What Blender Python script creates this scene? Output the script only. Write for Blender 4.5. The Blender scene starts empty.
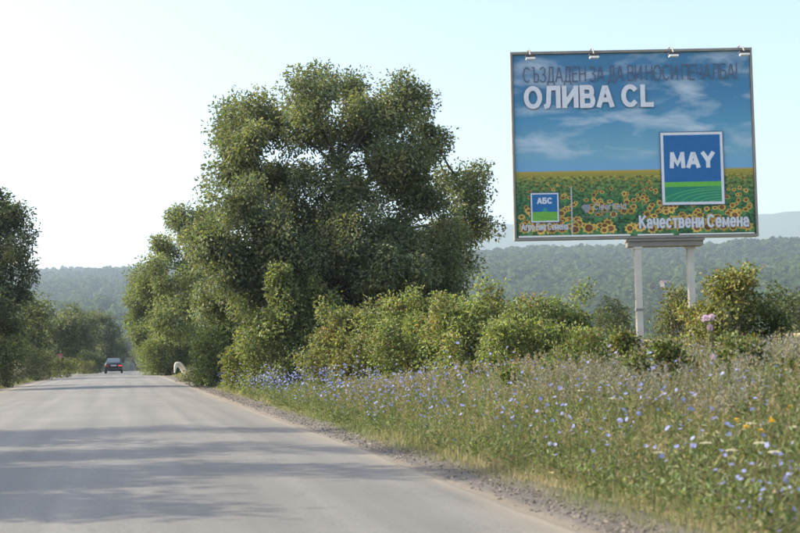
import bpy, bmesh, math
import numpy as np
from math import sin, cos, radians, pi, sqrt, atan2
from mathutils import Matrix, Vector

sc = bpy.context.scene
COL = sc.collection
rng = np.random.default_rng(11)

# ------------------------------------------------------------------ camera
CAM = np.array([0.0, 0.0, 1.2])
FPX = 1256.0                                  # focal length in pixels of the 800 px wide photograph
YAW, PITCH, ROLL = radians(12.52), radians(4.082), radians(1.0)
_F = np.array([sin(YAW) * cos(PITCH), cos(YAW) * cos(PITCH), sin(PITCH)])
_R0 = np.array([cos(YAW), -sin(YAW), 0.0])
_U0 = np.cross(_R0, _F)
_R = _R0 * cos(ROLL) - _U0 * sin(ROLL)
_U = _U0 * cos(ROLL) + _R0 * sin(ROLL)
cam = bpy.data.cameras.new('camera')
cam.sensor_width = 22.3
cam.lens = 22.3 * FPX / 800.0
cam.clip_start, cam.clip_end = 0.1, 20000
cam.dof.use_dof = True
cam.dof.focus_distance = 36.0
cam.dof.aperture_fstop = 1.5
cam_o = bpy.data.objects.new('camera', cam)
M = Matrix.Identity(4)
for i in range(3):
    M[i][0], M[i][1], M[i][2], M[i][3] = _R[i], _U[i], -_F[i], CAM[i]
cam_o.matrix_world = M
COL.objects.link(cam_o)
sc.camera = cam_o

# ------------------------------------------------------------------ sky, sun, exposure
SUN_AZ, SUN_EL = radians(-76.0), radians(34.0)    # left of the road, half ahead
w = bpy.data.worlds.new('World')
sc.world = w
w.use_nodes = True
nt = w.node_tree
sky = nt.nodes.new('ShaderNodeTexSky')
sky.sky_type = 'NISHITA'
sky.sun_disc = False
sky.sun_elevation = SUN_EL
sky.sun_rotation = SUN_AZ
sky.air_density = 1.0
sky.dust_density = 3.6
sky.ozone_density = 1.0
nt.links.new(sky.outputs[0], nt.nodes['Background'].inputs[0])
nt.nodes['Background'].inputs[1].default_value = 0.15
sl = bpy.data.lights.new('sun', 'SUN')
sl.energy = 4.2
sl.angle = radians(0.53)
sl.color = (1.0, 0.89, 0.70)
so = bpy.data.objects.new('sun', sl)
sdir = Vector((sin(SUN_AZ) * cos(SUN_EL), cos(SUN_AZ) * cos(SUN_EL), sin(SUN_EL)))
so.rotation_euler = sdir.to_track_quat('Z', 'Y').to_euler()
so.location = (-20, 10, 40)
COL.objects.link(so)
sc.view_settings.view_transform = 'Standard'
sc.view_settings.look = 'None'
sc.view_settings.gamma = 1
sc.view_settings.use_curve_mapping = False
sc.view_settings.exposure = 1.3
sc.cycles.use_denoising = True
sc.cycles.max_bounces = 8
sc.cycles.transparent_max_bounces = 4
sc.cycles.volume_bounces = 1
sc.cycles.sample_clamp_indirect = 6

# ------------------------------------------------------------------ helpers
def P(x, y, D):
    """point at road distance D seen at photo pixel (x, y)"""
    d = _F + _R * (x - 400) / FPX - _U * (y - 266.5) / FPX
    return CAM + d * (D / d[1])

def px_m(D):
    return FPX / (D * 1.0)

def tag(o, label=None, cat=None, group=None, kind=None):
    if label: o['label'] = label
    if cat: o['category'] = cat
    if group: o['group'] = group
    if kind: o['kind'] = kind
    return o

def empty(name, loc, rz=0.0, parent=None):
    o = bpy.data.objects.new(name, None)
    o.location = tuple(float(v) for v in loc)
    o.rotation_euler = (0, 0, rz)
    o.empty_display_size = 0.2
    COL.objects.link(o)
    o.parent = parent
    return o

def mesh_np(name, v, faces, mats, parent=None, tint=None, smooth=False, mat_idx=None, origin=None):
    """v (n,3) array; faces: array (m,k) or list of arrays with different k"""
    v = np.asarray(v, dtype=np.float32)
    if origin is not None:
        v = v - np.asarray(origin, dtype=np.float32)
    me = bpy.data.meshes.new(name)
    fl = faces if isinstance(faces, list) else [faces]
    fl = [np.asarray(f, dtype=np.int32) for f in fl if len(f)]
    loops = np.concatenate([f.ravel() for f in fl])
    counts = np.concatenate([np.full(len(f), f.shape[1], dtype=np.int32) for f in fl])
    starts = np.concatenate([[0], np.cumsum(counts)[:-1]]).astype(np.int32)
    me.vertices.add(len(v)); me.vertices.foreach_set('co', v.ravel())
    me.loops.add(len(loops)); me.loops.foreach_set('vertex_index', loops)
    me.polygons.add(len(counts)); me.polygons.foreach_set('loop_start', starts)
    if smooth:
        me.polygons.foreach_set('use_smooth', np.ones(len(counts), dtype=bool))
    else:
        me.polygons.foreach_set('use_smooth', np.zeros(len(counts), dtype=bool))
    if mat_idx is not None:
        me.polygons.foreach_set('material_index', np.asarray(mat_idx, dtype=np.int32))
    me.update(calc_edges=True)
    if tint is not None:
        a = me.attributes.new('tint', 'FLOAT_COLOR', 'POINT')
        t = np.ones((len(v), 4), dtype=np.float32); t[:, :3] = tint
        a.data.foreach_set('color', t.ravel())
    for m in (mats if isinstance(mats, (list, tuple)) else [mats]):
        me.materials.append(m)
    o = bpy.data.objects.new(name, me)
    if origin is not None and parent is None:
        o.location = tuple(float(x) for x in origin)
    COL.objects.link(o)
    o.parent = parent
    return o

class Geo:
    """collects boxes, tubes, quads for one mesh"""
    def __init__(s): s.v = []; s.q = []; s.t = []; s.n = 0; s.tint = []
    def add(s, v, quads=None, tris=None, tint=None):
        v = np.asarray(v, float)
        s.v.append(v)
        if quads is not None and len(quads): s.q.append(np.asarray(quads) + s.n)
        if tris is not None and len(tris): s.t.append(np.asarray(tris) + s.n)
        if tint is not None: s.tint.append(np.broadcast_to(np.asarray(tint, float), (len(v), 3)))
        s.n += len(v)
    def box(s, lo, hi, tint=None, mat=None):
        x0, y0, z0 = lo; x1, y1, z1 = hi
        v = np.array([[x0,y0,z0],[x1,y0,z0],[x1,y1,z0],[x0,y1,z0],[x0,y0,z1],[x1,y0,z1],[x1,y1,z1],[x0,y1,z1]], float)
        if mat is not None: v = v @ np.asarray(mat).T
        s.add(v, [[0,3,2,1],[4,5,6,7],[0,1,5,4],[1,2,6,5],[2,3,7,6],[3,0,4,7]], tint=tint)
    def tube(s, pts, rad, k=6, cap=True, tint=None):
        pts = np.asarray(pts, float); n = len(pts)
        rad = np.broadcast_to(np.asarray(rad, float), (n,))
        tan = np.gradient(pts, axis=0)
        tan /= np.linalg.norm(tan, axis=1)[:, None] + 1e-9
        ref = np.array([0, 0, 1.0]) if abs(tan[0][2]) < .9 else np.array([1.0, 0, 0])
        a = np.cross(tan, ref); a /= np.linalg.norm(a, axis=1)[:, None] + 1e-9
        b = np.cross(tan, a)
        th = np.arange(k) * 2 * pi / k
        ring = pts[:, None] + rad[:, None, None] * (cos_(th)[None, :, None] * a[:, None] + sin_(th)[None, :, None] * b[:, None])
        q = []
        for i in range(n - 1):
            for j in range(k):
                q.append([i*k+j, (i+1)*k+j, (i+1)*k+(j+1) % k, i*k+(j+1) % k])
        v = ring.reshape(-1, 3); t = None
        if cap:
            v = np.vstack([v, pts[:1], pts[-1:]])
            c0, c1 = n*k, n*k+1
            t = [[c0, j, (j+1) % k] for j in range(k)] + [[c1, (n-1)*k+(j+1) % k, (n-1)*k+j] for j in range(k)]
        s.add(v, q, t, tint)
    def build(s, name, mat, parent=None, smooth=False, origin=None):
        fl = []
        if s.q: fl.append(np.concatenate(s.q))
        if s.t: fl.append(np.concatenate(s.t))
        return mesh_np(name, np.concatenate(s.v), fl, mat, parent, np.concatenate(s.tint) if s.tint else None, smooth, None, origin)

cos_, sin_ = np.cos, np.sin

def vnoise(x, y, seed=0):
    """smooth value noise in [-1,1]"""
    x = np.asarray(x, float); y = np.asarray(y, float)
    xi = np.floor(x).astype(np.int64); yi = np.floor(y).astype(np.int64)
    fx = x - xi; fy = y - yi
    fx = fx*fx*(3-2*fx); fy = fy*fy*(3-2*fy)
    def h(a, b):
        n = (a * 374761393 + b * 668265263 + seed * 1274126177) & 0xffffffff
        n = ((n ^ (n >> 13)) * 1274126177) & 0xffffffff
        return ((n ^ (n >> 16)) & 0xffff) / 32767.5 - 1.0
    return (h(xi, yi)*(1-fx) + h(xi+1, yi)*fx)*(1-fy) + (h(xi, yi+1)*(1-fx) + h(xi+1, yi+1)*fx)*fy

def fbm(x, y, seed=0, o=3):
    s = 0; a = 1.0; t = 0
    for i in range(o):
        s = s + a * vnoise(np.asarray(x)*2**i, np.asarray(y)*2**i, seed+i); t += a; a *= .5
    return s / t

# ------------------------------------------------------------------ materials
def mat_new(name):
    m = bpy.data.materials.new(name); m.use_nodes = True
    n = m.node_tree
    for x in list(n.nodes): n.nodes.remove(x)
    out = n.nodes.new('ShaderNodeOutputMaterial')
    return m, n, out

def mat_plain(name, col, rough=.6, metal=0.0, noise=.12, scale=8.0, bump=0.0, emit=None, estr=0.0, spec=.5):
    m, n, out = mat_new(name)
    b = n.nodes.new('ShaderNodeBsdfPrincipled')
    b.inputs['Roughness'].default_value = rough
    b.inputs['Metallic'].default_value = metal
    b.inputs['Specular IOR Level'].default_value = spec
    tc = n.nodes.new('ShaderNodeTexCoord')
    nz = n.nodes.new('ShaderNodeTexNoise'); nz.inputs['Scale'].default_value = scale; nz.inputs['Detail'].default_value = 5
    n.links.new(tc.outputs['Object'], nz.inputs['Vector'])
    mx = n.nodes.new('ShaderNodeMix'); mx.data_type = 'RGBA'
    mx.inputs[6].default_value = (*[c*(1-noise) for c in col], 1)
    mx.inputs[7].default_value = (*[min(1, c*(1+noise)) for c in col], 1)
    n.links.new(nz.outputs['Fac'], mx.inputs[0])
    n.links.new(mx.outputs[2], b.inputs['Base Color'])
    if bump:
        bp = n.nodes.new('ShaderNodeBump'); bp.inputs['Strength'].default_value = bump; bp.inputs['Distance'].default_value = .02
        n.links.new(nz.outputs['Fac'], bp.inputs['Height']); n.links.new(bp.outputs[0], b.inputs['Normal'])
    if emit:
        b.inputs['Emission Color'].default_value = (*emit, 1); b.inputs['Emission Strength'].default_value = estr
    n.links.new(b.outputs[0], out.inputs[0])
    return m

def mat_leaf(name, trans=.38, gloss=.06, rough=.45, tcol=(1.15, 1.2, .55)):
    m, n, out = mat_new(name)
    at = n.nodes.new('ShaderNodeAttribute'); at.attribute_name = 'tint'
    df = n.nodes.new('ShaderNodeBsdfDiffuse')
    tr = n.nodes.new('ShaderNodeBsdfTranslucent')
    gl = n.nodes.new('ShaderNodeBsdfGlossy'); gl.inputs['Roughness'].default_value = rough
    ml = n.nodes.new('ShaderNodeMix'); ml.data_type = 'RGBA'; ml.blend_type = 'MULTIPLY'; ml.inputs[0].default_value = 1
    ml.inputs[7].default_value = (*tcol, 1)
    n.links.new(at.outputs['Color'], ml.inputs[6])
    n.links.new(at.outputs['Color'], df.inputs['Color'])
    n.links.new(ml.outputs[2], tr.inputs['Color'])
    a = n.nodes.new('ShaderNodeMixShader'); a.inputs[0].default_value = trans
    b = n.nodes.new('ShaderNodeMixShader'); b.inputs[0].default_value = gloss
    n.links.new(df.outputs[0], a.inputs[1]); n.links.new(tr.outputs[0], a.inputs[2])
    n.links.new(a.outputs[0], b.inputs[1]); n.links.new(gl.outputs[0], b.inputs[2])
    n.links.new(b.outputs[0], out.inputs[0])
    return m

def mat_tint(name, rough=.85, noise=.25, scale=3.0, bump=.3, dist=.03, spec=.2):
    m, n, out = mat_new(name)
    b = n.nodes.new('ShaderNodeBsdfPrincipled'); b.inputs['Roughness'].default_value = rough
    b.inputs['Specular IOR Level'].default_value = spec
    at = n.nodes.new('ShaderNodeAttribute'); at.attribute_name = 'tint'
    tc = n.nodes.new('ShaderNodeTexCoord')
    nz = n.nodes.new('ShaderNodeTexNoise'); nz.inputs['Scale'].default_value = scale; nz.inputs['Detail'].default_value = 8
    n.links.new(tc.outputs['Object'], nz.inputs['Vector'])
    mr = n.nodes.new('ShaderNodeMapRange')
    mr.inputs['From Min'].default_value = .3; mr.inputs['From Max'].default_value = .7
    mr.inputs['To Min'].default_value = 1-noise; mr.inputs['To Max'].default_value = 1+noise
    n.links.new(nz.outputs['Fac'], mr.inputs['Value'])
    ml = n.nodes.new('ShaderNodeVectorMath'); ml.operation = 'SCALE'
    n.links.new(at.outputs['Color'], ml.inputs[0]); n.links.new(mr.outputs[0], ml.inputs['Scale'])
    n.links.new(ml.outputs[0], b.inputs['Base Color'])
    if bump:
        bp = n.nodes.new('ShaderNodeBump'); bp.inputs['Strength'].default_value = bump; bp.inputs['Distance'].default_value = dist
        n.links.new(nz.outputs['Fac'], bp.inputs['Height']); n.links.new(bp.outputs[0], b.inputs['Normal'])
    n.links.new(b.outputs[0], out.inputs[0])
    return m

LEAF = mat_leaf('leaf', trans=.45, gloss=.03, rough=.6)
LEAF_T = mat_leaf('tree_leaf', trans=.40, gloss=.035, rough=.6)
GRASS = mat_leaf('grass_blade', trans=.35, gloss=.02, rough=.6)
PETAL = mat_leaf('petal', trans=.35, gloss=.02, tcol=(1, 1, 1))
BARK = mat_plain('bark', (.075, .06, .05), .9, noise=.4, scale=14, bump=.8)
GROUND = mat_tint('ground')
STONE = mat_tint('stone', noise=.2, scale=20, bump=.2, dist=.005)
FARLEAF = mat_leaf('far_foliage', trans=.42, gloss=.0)

def mat_asphalt():
    m, n, out = mat_new('asphalt')
    N = n.nodes; L = n.links
    b = N.new('ShaderNodeBsdfPrincipled'); b.inputs['Roughness'].default_value = .68
    b.inputs['Specular IOR Level'].default_value = .45
    tc = N.new('ShaderNodeTexCoord')
    mp = N.new('ShaderNodeMapping'); mp.inputs['Scale'].default_value = (1.3, .035, 1)
    L.new(tc.outputs['Object'], mp.inputs['Vector'])
    st = N.new('ShaderNodeTexNoise'); st.inputs['Scale'].default_value = 1.6; st.inputs['Detail'].default_value = 6
    L.new(mp.outputs[0], st.inputs['Vector'])                       # long streaks of wheel wear
    pa = N.new('ShaderNodeTexNoise'); pa.inputs['Scale'].default_value = .35; pa.inputs['Detail'].default_value = 5
    L.new(tc.outputs['Object'], pa.inputs['Vector'])
    gr = N.new('ShaderNodeTexNoise'); gr.inputs['Scale'].default_value = 55; gr.inputs['Detail'].default_value = 4
    L.new(tc.outputs['Object'], gr.inputs['Vector'])
    at = N.new('ShaderNodeAttribute'); at.attribute_name = 'tint'
    def rng_(src, f0, f1, t0, t1):
        r = N.new('ShaderNodeMapRange'); r.inputs['From Min'].default_value = f0; r.inputs['From Max'].default_value = f1
        r.inputs['To Min'].default_value = t0; r.inputs['To Max'].default_value = t1
        L.new(src, r.inputs['Value']); return r.outputs[0]
    def mul(a, c):
        r = N.new('ShaderNodeMath'); r.operation = 'MULTIPLY'; L.new(a, r.inputs[0]); L.new(c, r.inputs[1]); return r.outputs[0]
    f = mul(mul(rng_(st.outputs['Fac'], .3, .7, .80, 1.16), rng_(pa.outputs['Fac'], .3, .7, .9, 1.1)), rng_(gr.outputs['Fac'], .25, .75, .72, 1.28))
    sc_ = N.new('ShaderNodeVectorMath'); sc_.operation = 'SCALE'
    L.new(at.outputs['Color'], sc_.inputs[0]); L.new(f, sc_.inputs['Scale'])
    # sealed cracks
    vo = N.new('ShaderNodeTexVoronoi'); vo.feature = 'DISTANCE_TO_EDGE'; vo.inputs['Scale'].default_value = .3
    wn = N.new('ShaderNodeTexNoise'); wn.inputs['Scale'].default_value = 2.0; wn.inputs['Detail'].default_value = 4
    L.new(tc.outputs['Object'], wn.inputs['Vector'])
    ad = N.new('ShaderNodeVectorMath'); ad.operation = 'ADD'
    L.new(tc.outputs['Object'], ad.inputs[0]); L.new(wn.outputs['Color'], ad.inputs[1]); L.new(ad.outputs[0], vo.inputs['Vector'])
    cr = rng_(vo.outputs['Distance'], 0, .006, .78, 1)
    s2 = N.new('ShaderNodeVectorMath'); s2.operation = 'SCALE'
    L.new(sc_.outputs[0], s2.inputs[0]); L.new(cr, s2.inputs['Scale'])
    L.new(s2.outputs[0], b.inputs['Base Color'])
    bp = N.new('ShaderNodeBump'); bp.inputs['Strength'].default_value = .5; bp.inputs['Distance'].default_value = .008
    L.new(gr.outputs['Fac'], bp.inputs['Height']); L.new(bp.outputs[0], b.inputs['Normal'])
    L.new(b.outputs[0], out.inputs[0])
    return m
ASPHALT = mat_asphalt()

# ------------------------------------------------------------------ terrain functions
XR, XL = 3.03, -5.05
def road_shift(y):
    y = np.asarray(y, float)
    t = np.clip(y - 150, 0, 250)
    return t*t/900.0
def road_z(y):
    t = np.clip(np.asarray(y, float) - 132, 0, 120)
    return -t*t/7000.0
BR_S = [-99, 0, .75, 1.5, 3, 5, 9, 25, 60, 150, 400]
BR_Z = [-.07, -.07, -.05, .10, .44, .78, 1.0, 1.85, 2.1, 0, -5]
BL_S = [-99, 0, .75, 1.5, 4, 10, 60, 400]
BL_Z = [-.07, -.07, -.05, .10, .40, .6, .2, -5]
def ridge(az):
    """distance and ground height of the wooded ridge for a bearing in degrees"""
    R = np.interp(az, [-60, 0, 3, 14, 60], [2900, 2800, 2650, 2100, 2100])
    e = np.interp(az, [-60, -8, 0, 3, 14, 18, 24, 30, 60], [.060, .0685, .0695, .072, .0775, .0785, .0775, .078, .06])
    return R, e*R
def ground_z(x, y):
    x = np.asarray(x, float); y = np.asarray(y, float)
    sh = road_shift(np.clip(y, 0, 400)); rz = road_z(y)
    sr = x - (XR + sh); slf = (XL + sh) - x
    lowr = np.interp(y, [19, 27, 60, 90], [1, .5, .5, .8])             # the bank is highest beside the billboard
    zr_ = np.interp(sr, BR_S, BR_Z)
    zr_ = np.where((zr_ > 0) & (sr < 12), zr_*(lowr + (1-lowr)*np.clip((sr-6)/6, 0, 1)), zr_)
    side = np.where(sr > slf, zr_, np.interp(slf, BL_S, BL_Z))
    s = np.maximum(sr, slf)
    bump = fbm(x*.45, y*.45, 5) * .09 * np.clip((s-.8)/1.5, 0, 1)
    near = side + rz + bump
    R = np.hypot(x, y); az = np.degrees(np.arctan2(x, y))
    Rr, Hr = ridge(np.clip(az, -60, 60))
    t = np.clip((R-720)/(Rr-720), 0, 1)
    hill = -6 + (Hr+6)*(t**.93) + fbm(x/260, y/260, 9, 4)*22*np.clip(t*4, 0, 1)*np.clip((1-t)*5, .12, 1)
    hill = np.where(R > Rr, Hr - (R-Rr)*.07, hill)
    hill = hill * np.where(np.abs(az) > 60, 0, 1)
    hill = np.maximum(hill, -12)
    k = np.clip((R-300)/300, 0, 1); k = k*k*(3-2*k)
    return near*(1-k) + hill*k

# ------------------------------------------------------------------ ground sheet (polar grid, reaches the horizon)
def build_ground():
    az = np.radians(np.concatenate([np.arange(-12, 36, .4), np.arange(36, 348, 4.0)]))
    n = len(az)
    r = 2.2 * 1.024 ** np.arange(0, 326)
    r = r[r < 4800]
    AZ, RR = np.meshgrid(az, r)
    X = RR*np.sin(AZ); Y = RR*np.cos(AZ)
    Z = ground_z(X, Y)
    V = np.stack([X, Y, Z], -1).reshape(-1, 3)
    V = np.vstack([V, [[0, 0, -.07]]])
    m = len(r)
    i, j = np.meshgrid(np.arange(m-1), np.arange(n), indexing='ij')
    j2 = (j+1) % n
    Q = np.stack([i*n+j, i*n+j2, (i+1)*n+j2, (i+1)*n+j], -1).reshape(-1, 4)[:, ::-1]
    T = np.array([[len(V)-1, (k+1) % n, k] for k in range(n)])
    x, y = V[:, 0], V[:, 1]; R = np.hypot(x, y)
    sh = road_shift(np.clip(y, 0, 400))
    s = np.maximum(x-(XR+sh), (XL+sh)-x)
    nz = fbm(x*.6, y*.6, 21)[:, None]
    soil = np.array([.17, .135, .085]); dry = np.array([.22, .175, .09]); green = np.array([.085, .105, .035]); field = np.array([.40, .31, .17])
    c = np.where(s[:, None] < 1.2, soil, np.where(nz > .1, dry, green))
    kf = np.clip((x-14)/6, 0, 1)*np.clip((y-24)/6, 0, 1)*np.clip((420-R)/60, 0, 1)
    c = c*(1-kf[:, None]) + field*kf[:, None]
    kh = np.clip((R-420)/150, 0, 1)[:, None]
    c = c*(1-kh) + np.array([.05, .07, .028])*kh
    azd = np.degrees(np.arctan2(x, y)); Rr, Hr = ridge(azd)
    st = ((R/Rr > .85) & (R/Rr < .955) & (azd < 3) & (azd > -3.2))[:, None]
    c = np.where(st, np.array([.30, .26, .15])*(1+.25*nz), c)
    o = mesh_np('ground', V, [Q, T], GROUND, tint=c, smooth=True)
    tag(o, kind='structure')
build_ground()

# ------------------------------------------------------------------ road and gravel shoulder
def ysteps(y0, y1, a=.25, g=1.018):
    y = [y0]; d = a
    while y[-1] < y1:
        y.append(y[-1]+d)
        if y[-1] > 4: d = min(d*g, 3.0)
    return np.array(y)
def build_road():
    ys = ysteps(-14, 300)
    us = np.concatenate([[0, .004, .012, .03], np.linspace(.06, .94, 23), [.97, .988, .996, 1]])
    Y, U = np.meshgrid(ys, us, indexing='ij')
    wob_r = .05*fbm(ys*.9, ys*0, 31) + .08*fbm(ys*.16, ys*0, 32)
    wob_l = .05*fbm(ys*.9, ys*0, 33) + .08*fbm(ys*.16, ys*0, 34)
    left = XL + wob_l; right = XR + wob_r
    X = left[:, None] + (right-left)[:, None]*U + road_shift(Y)
    crown = .045*(1-(2*U-1)**2)
    Z = road_z(Y) + crown + .006*fbm(X*.8, Y*.25, 41)
    Z = np.where((U == 0) | (U == 1), road_z(Y) - .025, Z)
    V = np.stack([X, Y, Z], -1).reshape(-1, 3)
    n = len(us); i, j = np.meshgrid(np.arange(len(ys)-1), np.arange(n-1), indexing='ij')
    Q = np.stack([i*n+j, i*n+j+1, (i+1)*n+j+1, (i+1)*n+j], -1).reshape(-1, 4)
    u = U.ravel(); x = X.ravel(); y = Y.ravel()
    base = np.array([.138, .131, .118])
    dust = np.array([.27, .23, .165])
    e = np.clip(1 - (1-u)*8.0/.32*(1+.6*fbm(x*2, y*.7, 44)), 0, 1)*.8 + np.clip(1-u*8.0/.25, 0, 1)*.7
    track = np.exp(-((u-.60)/.045)**2) + np.exp(-((u-.82)/.045)**2) + np.exp(-((u-.18)/.045)**2) + np.exp(-((u-.40)/.045)**2)
    c = base*(1 + .07*track[:, None] - .05*np.exp(-((u-.5)/.02)**2)[:, None])
    c = c*(1-e[:, None]) + dust*e[:, None]
    tag(mesh_np('road', V, Q, ASPHALT, tint=c, smooth=True), kind='structure')

    def shoulder(name, sgn, xe):
        ss = np.linspace(-.25, 1.0, 12)
        Y, S = np.meshgrid(ys, ss, indexing='ij')
        X = xe + road_shift(Y) + sgn*S
        Z = road_z(Y) - .012 - .02*np.clip(S, 0, 1) + .02*fbm(X*3, Y*1.5, 51)*np.clip(S+.1, 0, 1)
        Z = np.where(S > .9, Z-.12, Z)
        V = np.stack([X, Y, Z], -1).reshape(-1, 3)
        n = len(ss); i, j = np.meshgrid(np.arange(len(ys)-1), np.arange(n-1), indexing='ij')
        Q = np.stack([i*n+j, i*n+j+1, (i+1)*n+j+1, (i+1)*n+j], -1).reshape(-1, 4)
        if sgn < 0: Q = Q[:, ::-1]
        nz = fbm(V[:, 0]*2.5, V[:, 1]*1.1, 53)[:, None]
        c = np.array([.115, .105, .095])*(1+.3*nz)
        d = np.clip(1-np.abs(S.ravel()-.02)/.16, 0, 1)[:, None]*.75
        c = c*(1-d) + np.array([.25, .21, .155])*d
        return tag(mesh_np(name, V, Q, STONE, tint=c, smooth=True), kind='structure')
    shoulder('gravel_shoulder', 1, XR)
    shoulder('gravel_shoulder', -1, XL)
build_road()

def scatter_stones():
    n = 7000
    D = 7 + 60*rng.random(n)**2.2
    s = .04 + .66*rng.beta(1.5, 2.0, n)
    x = XR + s; y = D
    r = (.005 + .013*rng.random(n)**3)*(1+D*.012)
    base = np.array([[1,0,0],[-1,0,0],[0,1,0],[0,-1,0],[0,0,1],[0,0,-1]], float)
    tri = np.array([[0,2,4],[2,1,4],[1,3,4],[3,0,4],[2,0,5],[1,2,5],[3,1,5],[0,3,5]])
    sc3 = (.6+.8*rng.random((n, 1, 3)))*np.array([1, 1, .65])
    jit = base[None] * (.75+.5*rng.random((n, 6, 1))) + .25*rng.normal(size=(n, 6, 3))
    th = rng.random(n)*2*pi; ca, sa = np.cos(th), np.sin(th)
    v = jit*sc3*r[:, None, None]
    v = np.stack([v[..., 0]*ca[:, None]-v[..., 1]*sa[:, None], v[..., 0]*sa[:, None]+v[..., 1]*ca[:, None], v[..., 2]], -1)
    z = -.02 + road_z(y)
    v += np.stack([x, y, z+r*.35], -1)[:, None]
    f = (np.arange(n)[:, None, None]*6 + tri[None]).reshape(-1, 3)
    c = np.array([.15, .137, .12])*(.75+.55*rng.random((n, 1))) * np.array([1, .97, .93])
    tag(mesh_np('gravel', v.reshape(-1, 3), f, STONE, tint=np.repeat(c, 6, 0)), 'loose grey roadside gravel beside the asphalt edge', kind='stuff')
scatter_stones()

# ------------------------------------------------------------------ foliage builder
def leaf_arrays(p, d, L, W, tint, fold=.25, ref=None):
    """p base points, d unit directions, L/W lengths; a folded diamond of two triangles per leaf"""
    n = len(p)
    r = rng.normal(size=(n, 3)) if ref is None else ref; side = np.cross(d, r); side /= np.linalg.norm(side, axis=1)[:, None]+1e-9
    nor = np.cross(side, d)
    L = np.broadcast_to(L, (n,))[:, None]; W = np.broadcast_to(W, (n,))[:, None]
    mid = p + d*L*.45
    v = np.stack([p, mid + side*W*.5 + nor*W*fold, p + d*L - nor*L*.08, mid - side*W*.5 + nor*W*fold], 1)
    b = np.arange(n)[:, None]*4
    f = np.concatenate([b+np.array([[0, 1, 2]]), b+np.array([[0, 2, 3]])])
    return v.reshape(-1, 3), f, np.repeat(tint, 4, 0)

def unit(a):
    return a/(np.linalg.norm(a, axis=-1, keepdims=True)+1e-9)

def foliage(clumps, csig, per, L, W, col, var=.25, droop=.35, cvar=.22, hue=None):
    """leaf cloud: clumps (n,3) centres; returns verts, faces, tints"""
    n = len(clumps)
    cc = np.asarray(col)[None] * (1 + cvar*rng.normal(size=(n, 1)).clip(-1.8, 1.8))
    if hue is not None:
        k = rng.random((n, 1)) < hue[0]
        cc = np.where(k, np.asarray(hue[1])[None]*(1+.2*rng.normal(size=(n, 1))), cc)
    pc = np.repeat(clumps, per, 0); tc_ = np.repeat(cc, per, 0)
    m = len(pc)
    off = rng.normal(size=(m, 3)).clip(-1.5, 1.5)*csig
    p = pc + off
    d = unit(unit(off)*.8 + rng.normal(size=(m, 3))*.6 + np.array([0, 0, -droop]))
    l = L*(.6+.7*rng.random(m)); w_ = W*(.7+.6*rng.random(m))
    t = tc_*(1+var*rng.normal(size=(m, 1)).clip(-2, 2))
    t = t*(1+.12*rng.normal(size=(m, 3)).clip(-1.5, 1.5)*np.array([1, .3, .8]))
    return leaf_arrays(p, d, l, w_, np.clip(t, .008, .9))

def bez(a, b, c, n):
    t = np.linspace(0, 1, n)[:, None]
    return a*(1-t)**2 + 2*b*t*(1-t) + c*t*t

def lobes_px(lst, D, spread=2.0, seed=0):
    g = np.random.default_rng(seed)
    out = []
    for k, l in enumerate(lst):
        d = D + (l[3] if len(l) > 3 else g.uniform(-1, 1)*spread)
        out.append((P(l[0], l[1], d), l[2]/px_m(D)))
    return out

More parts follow.
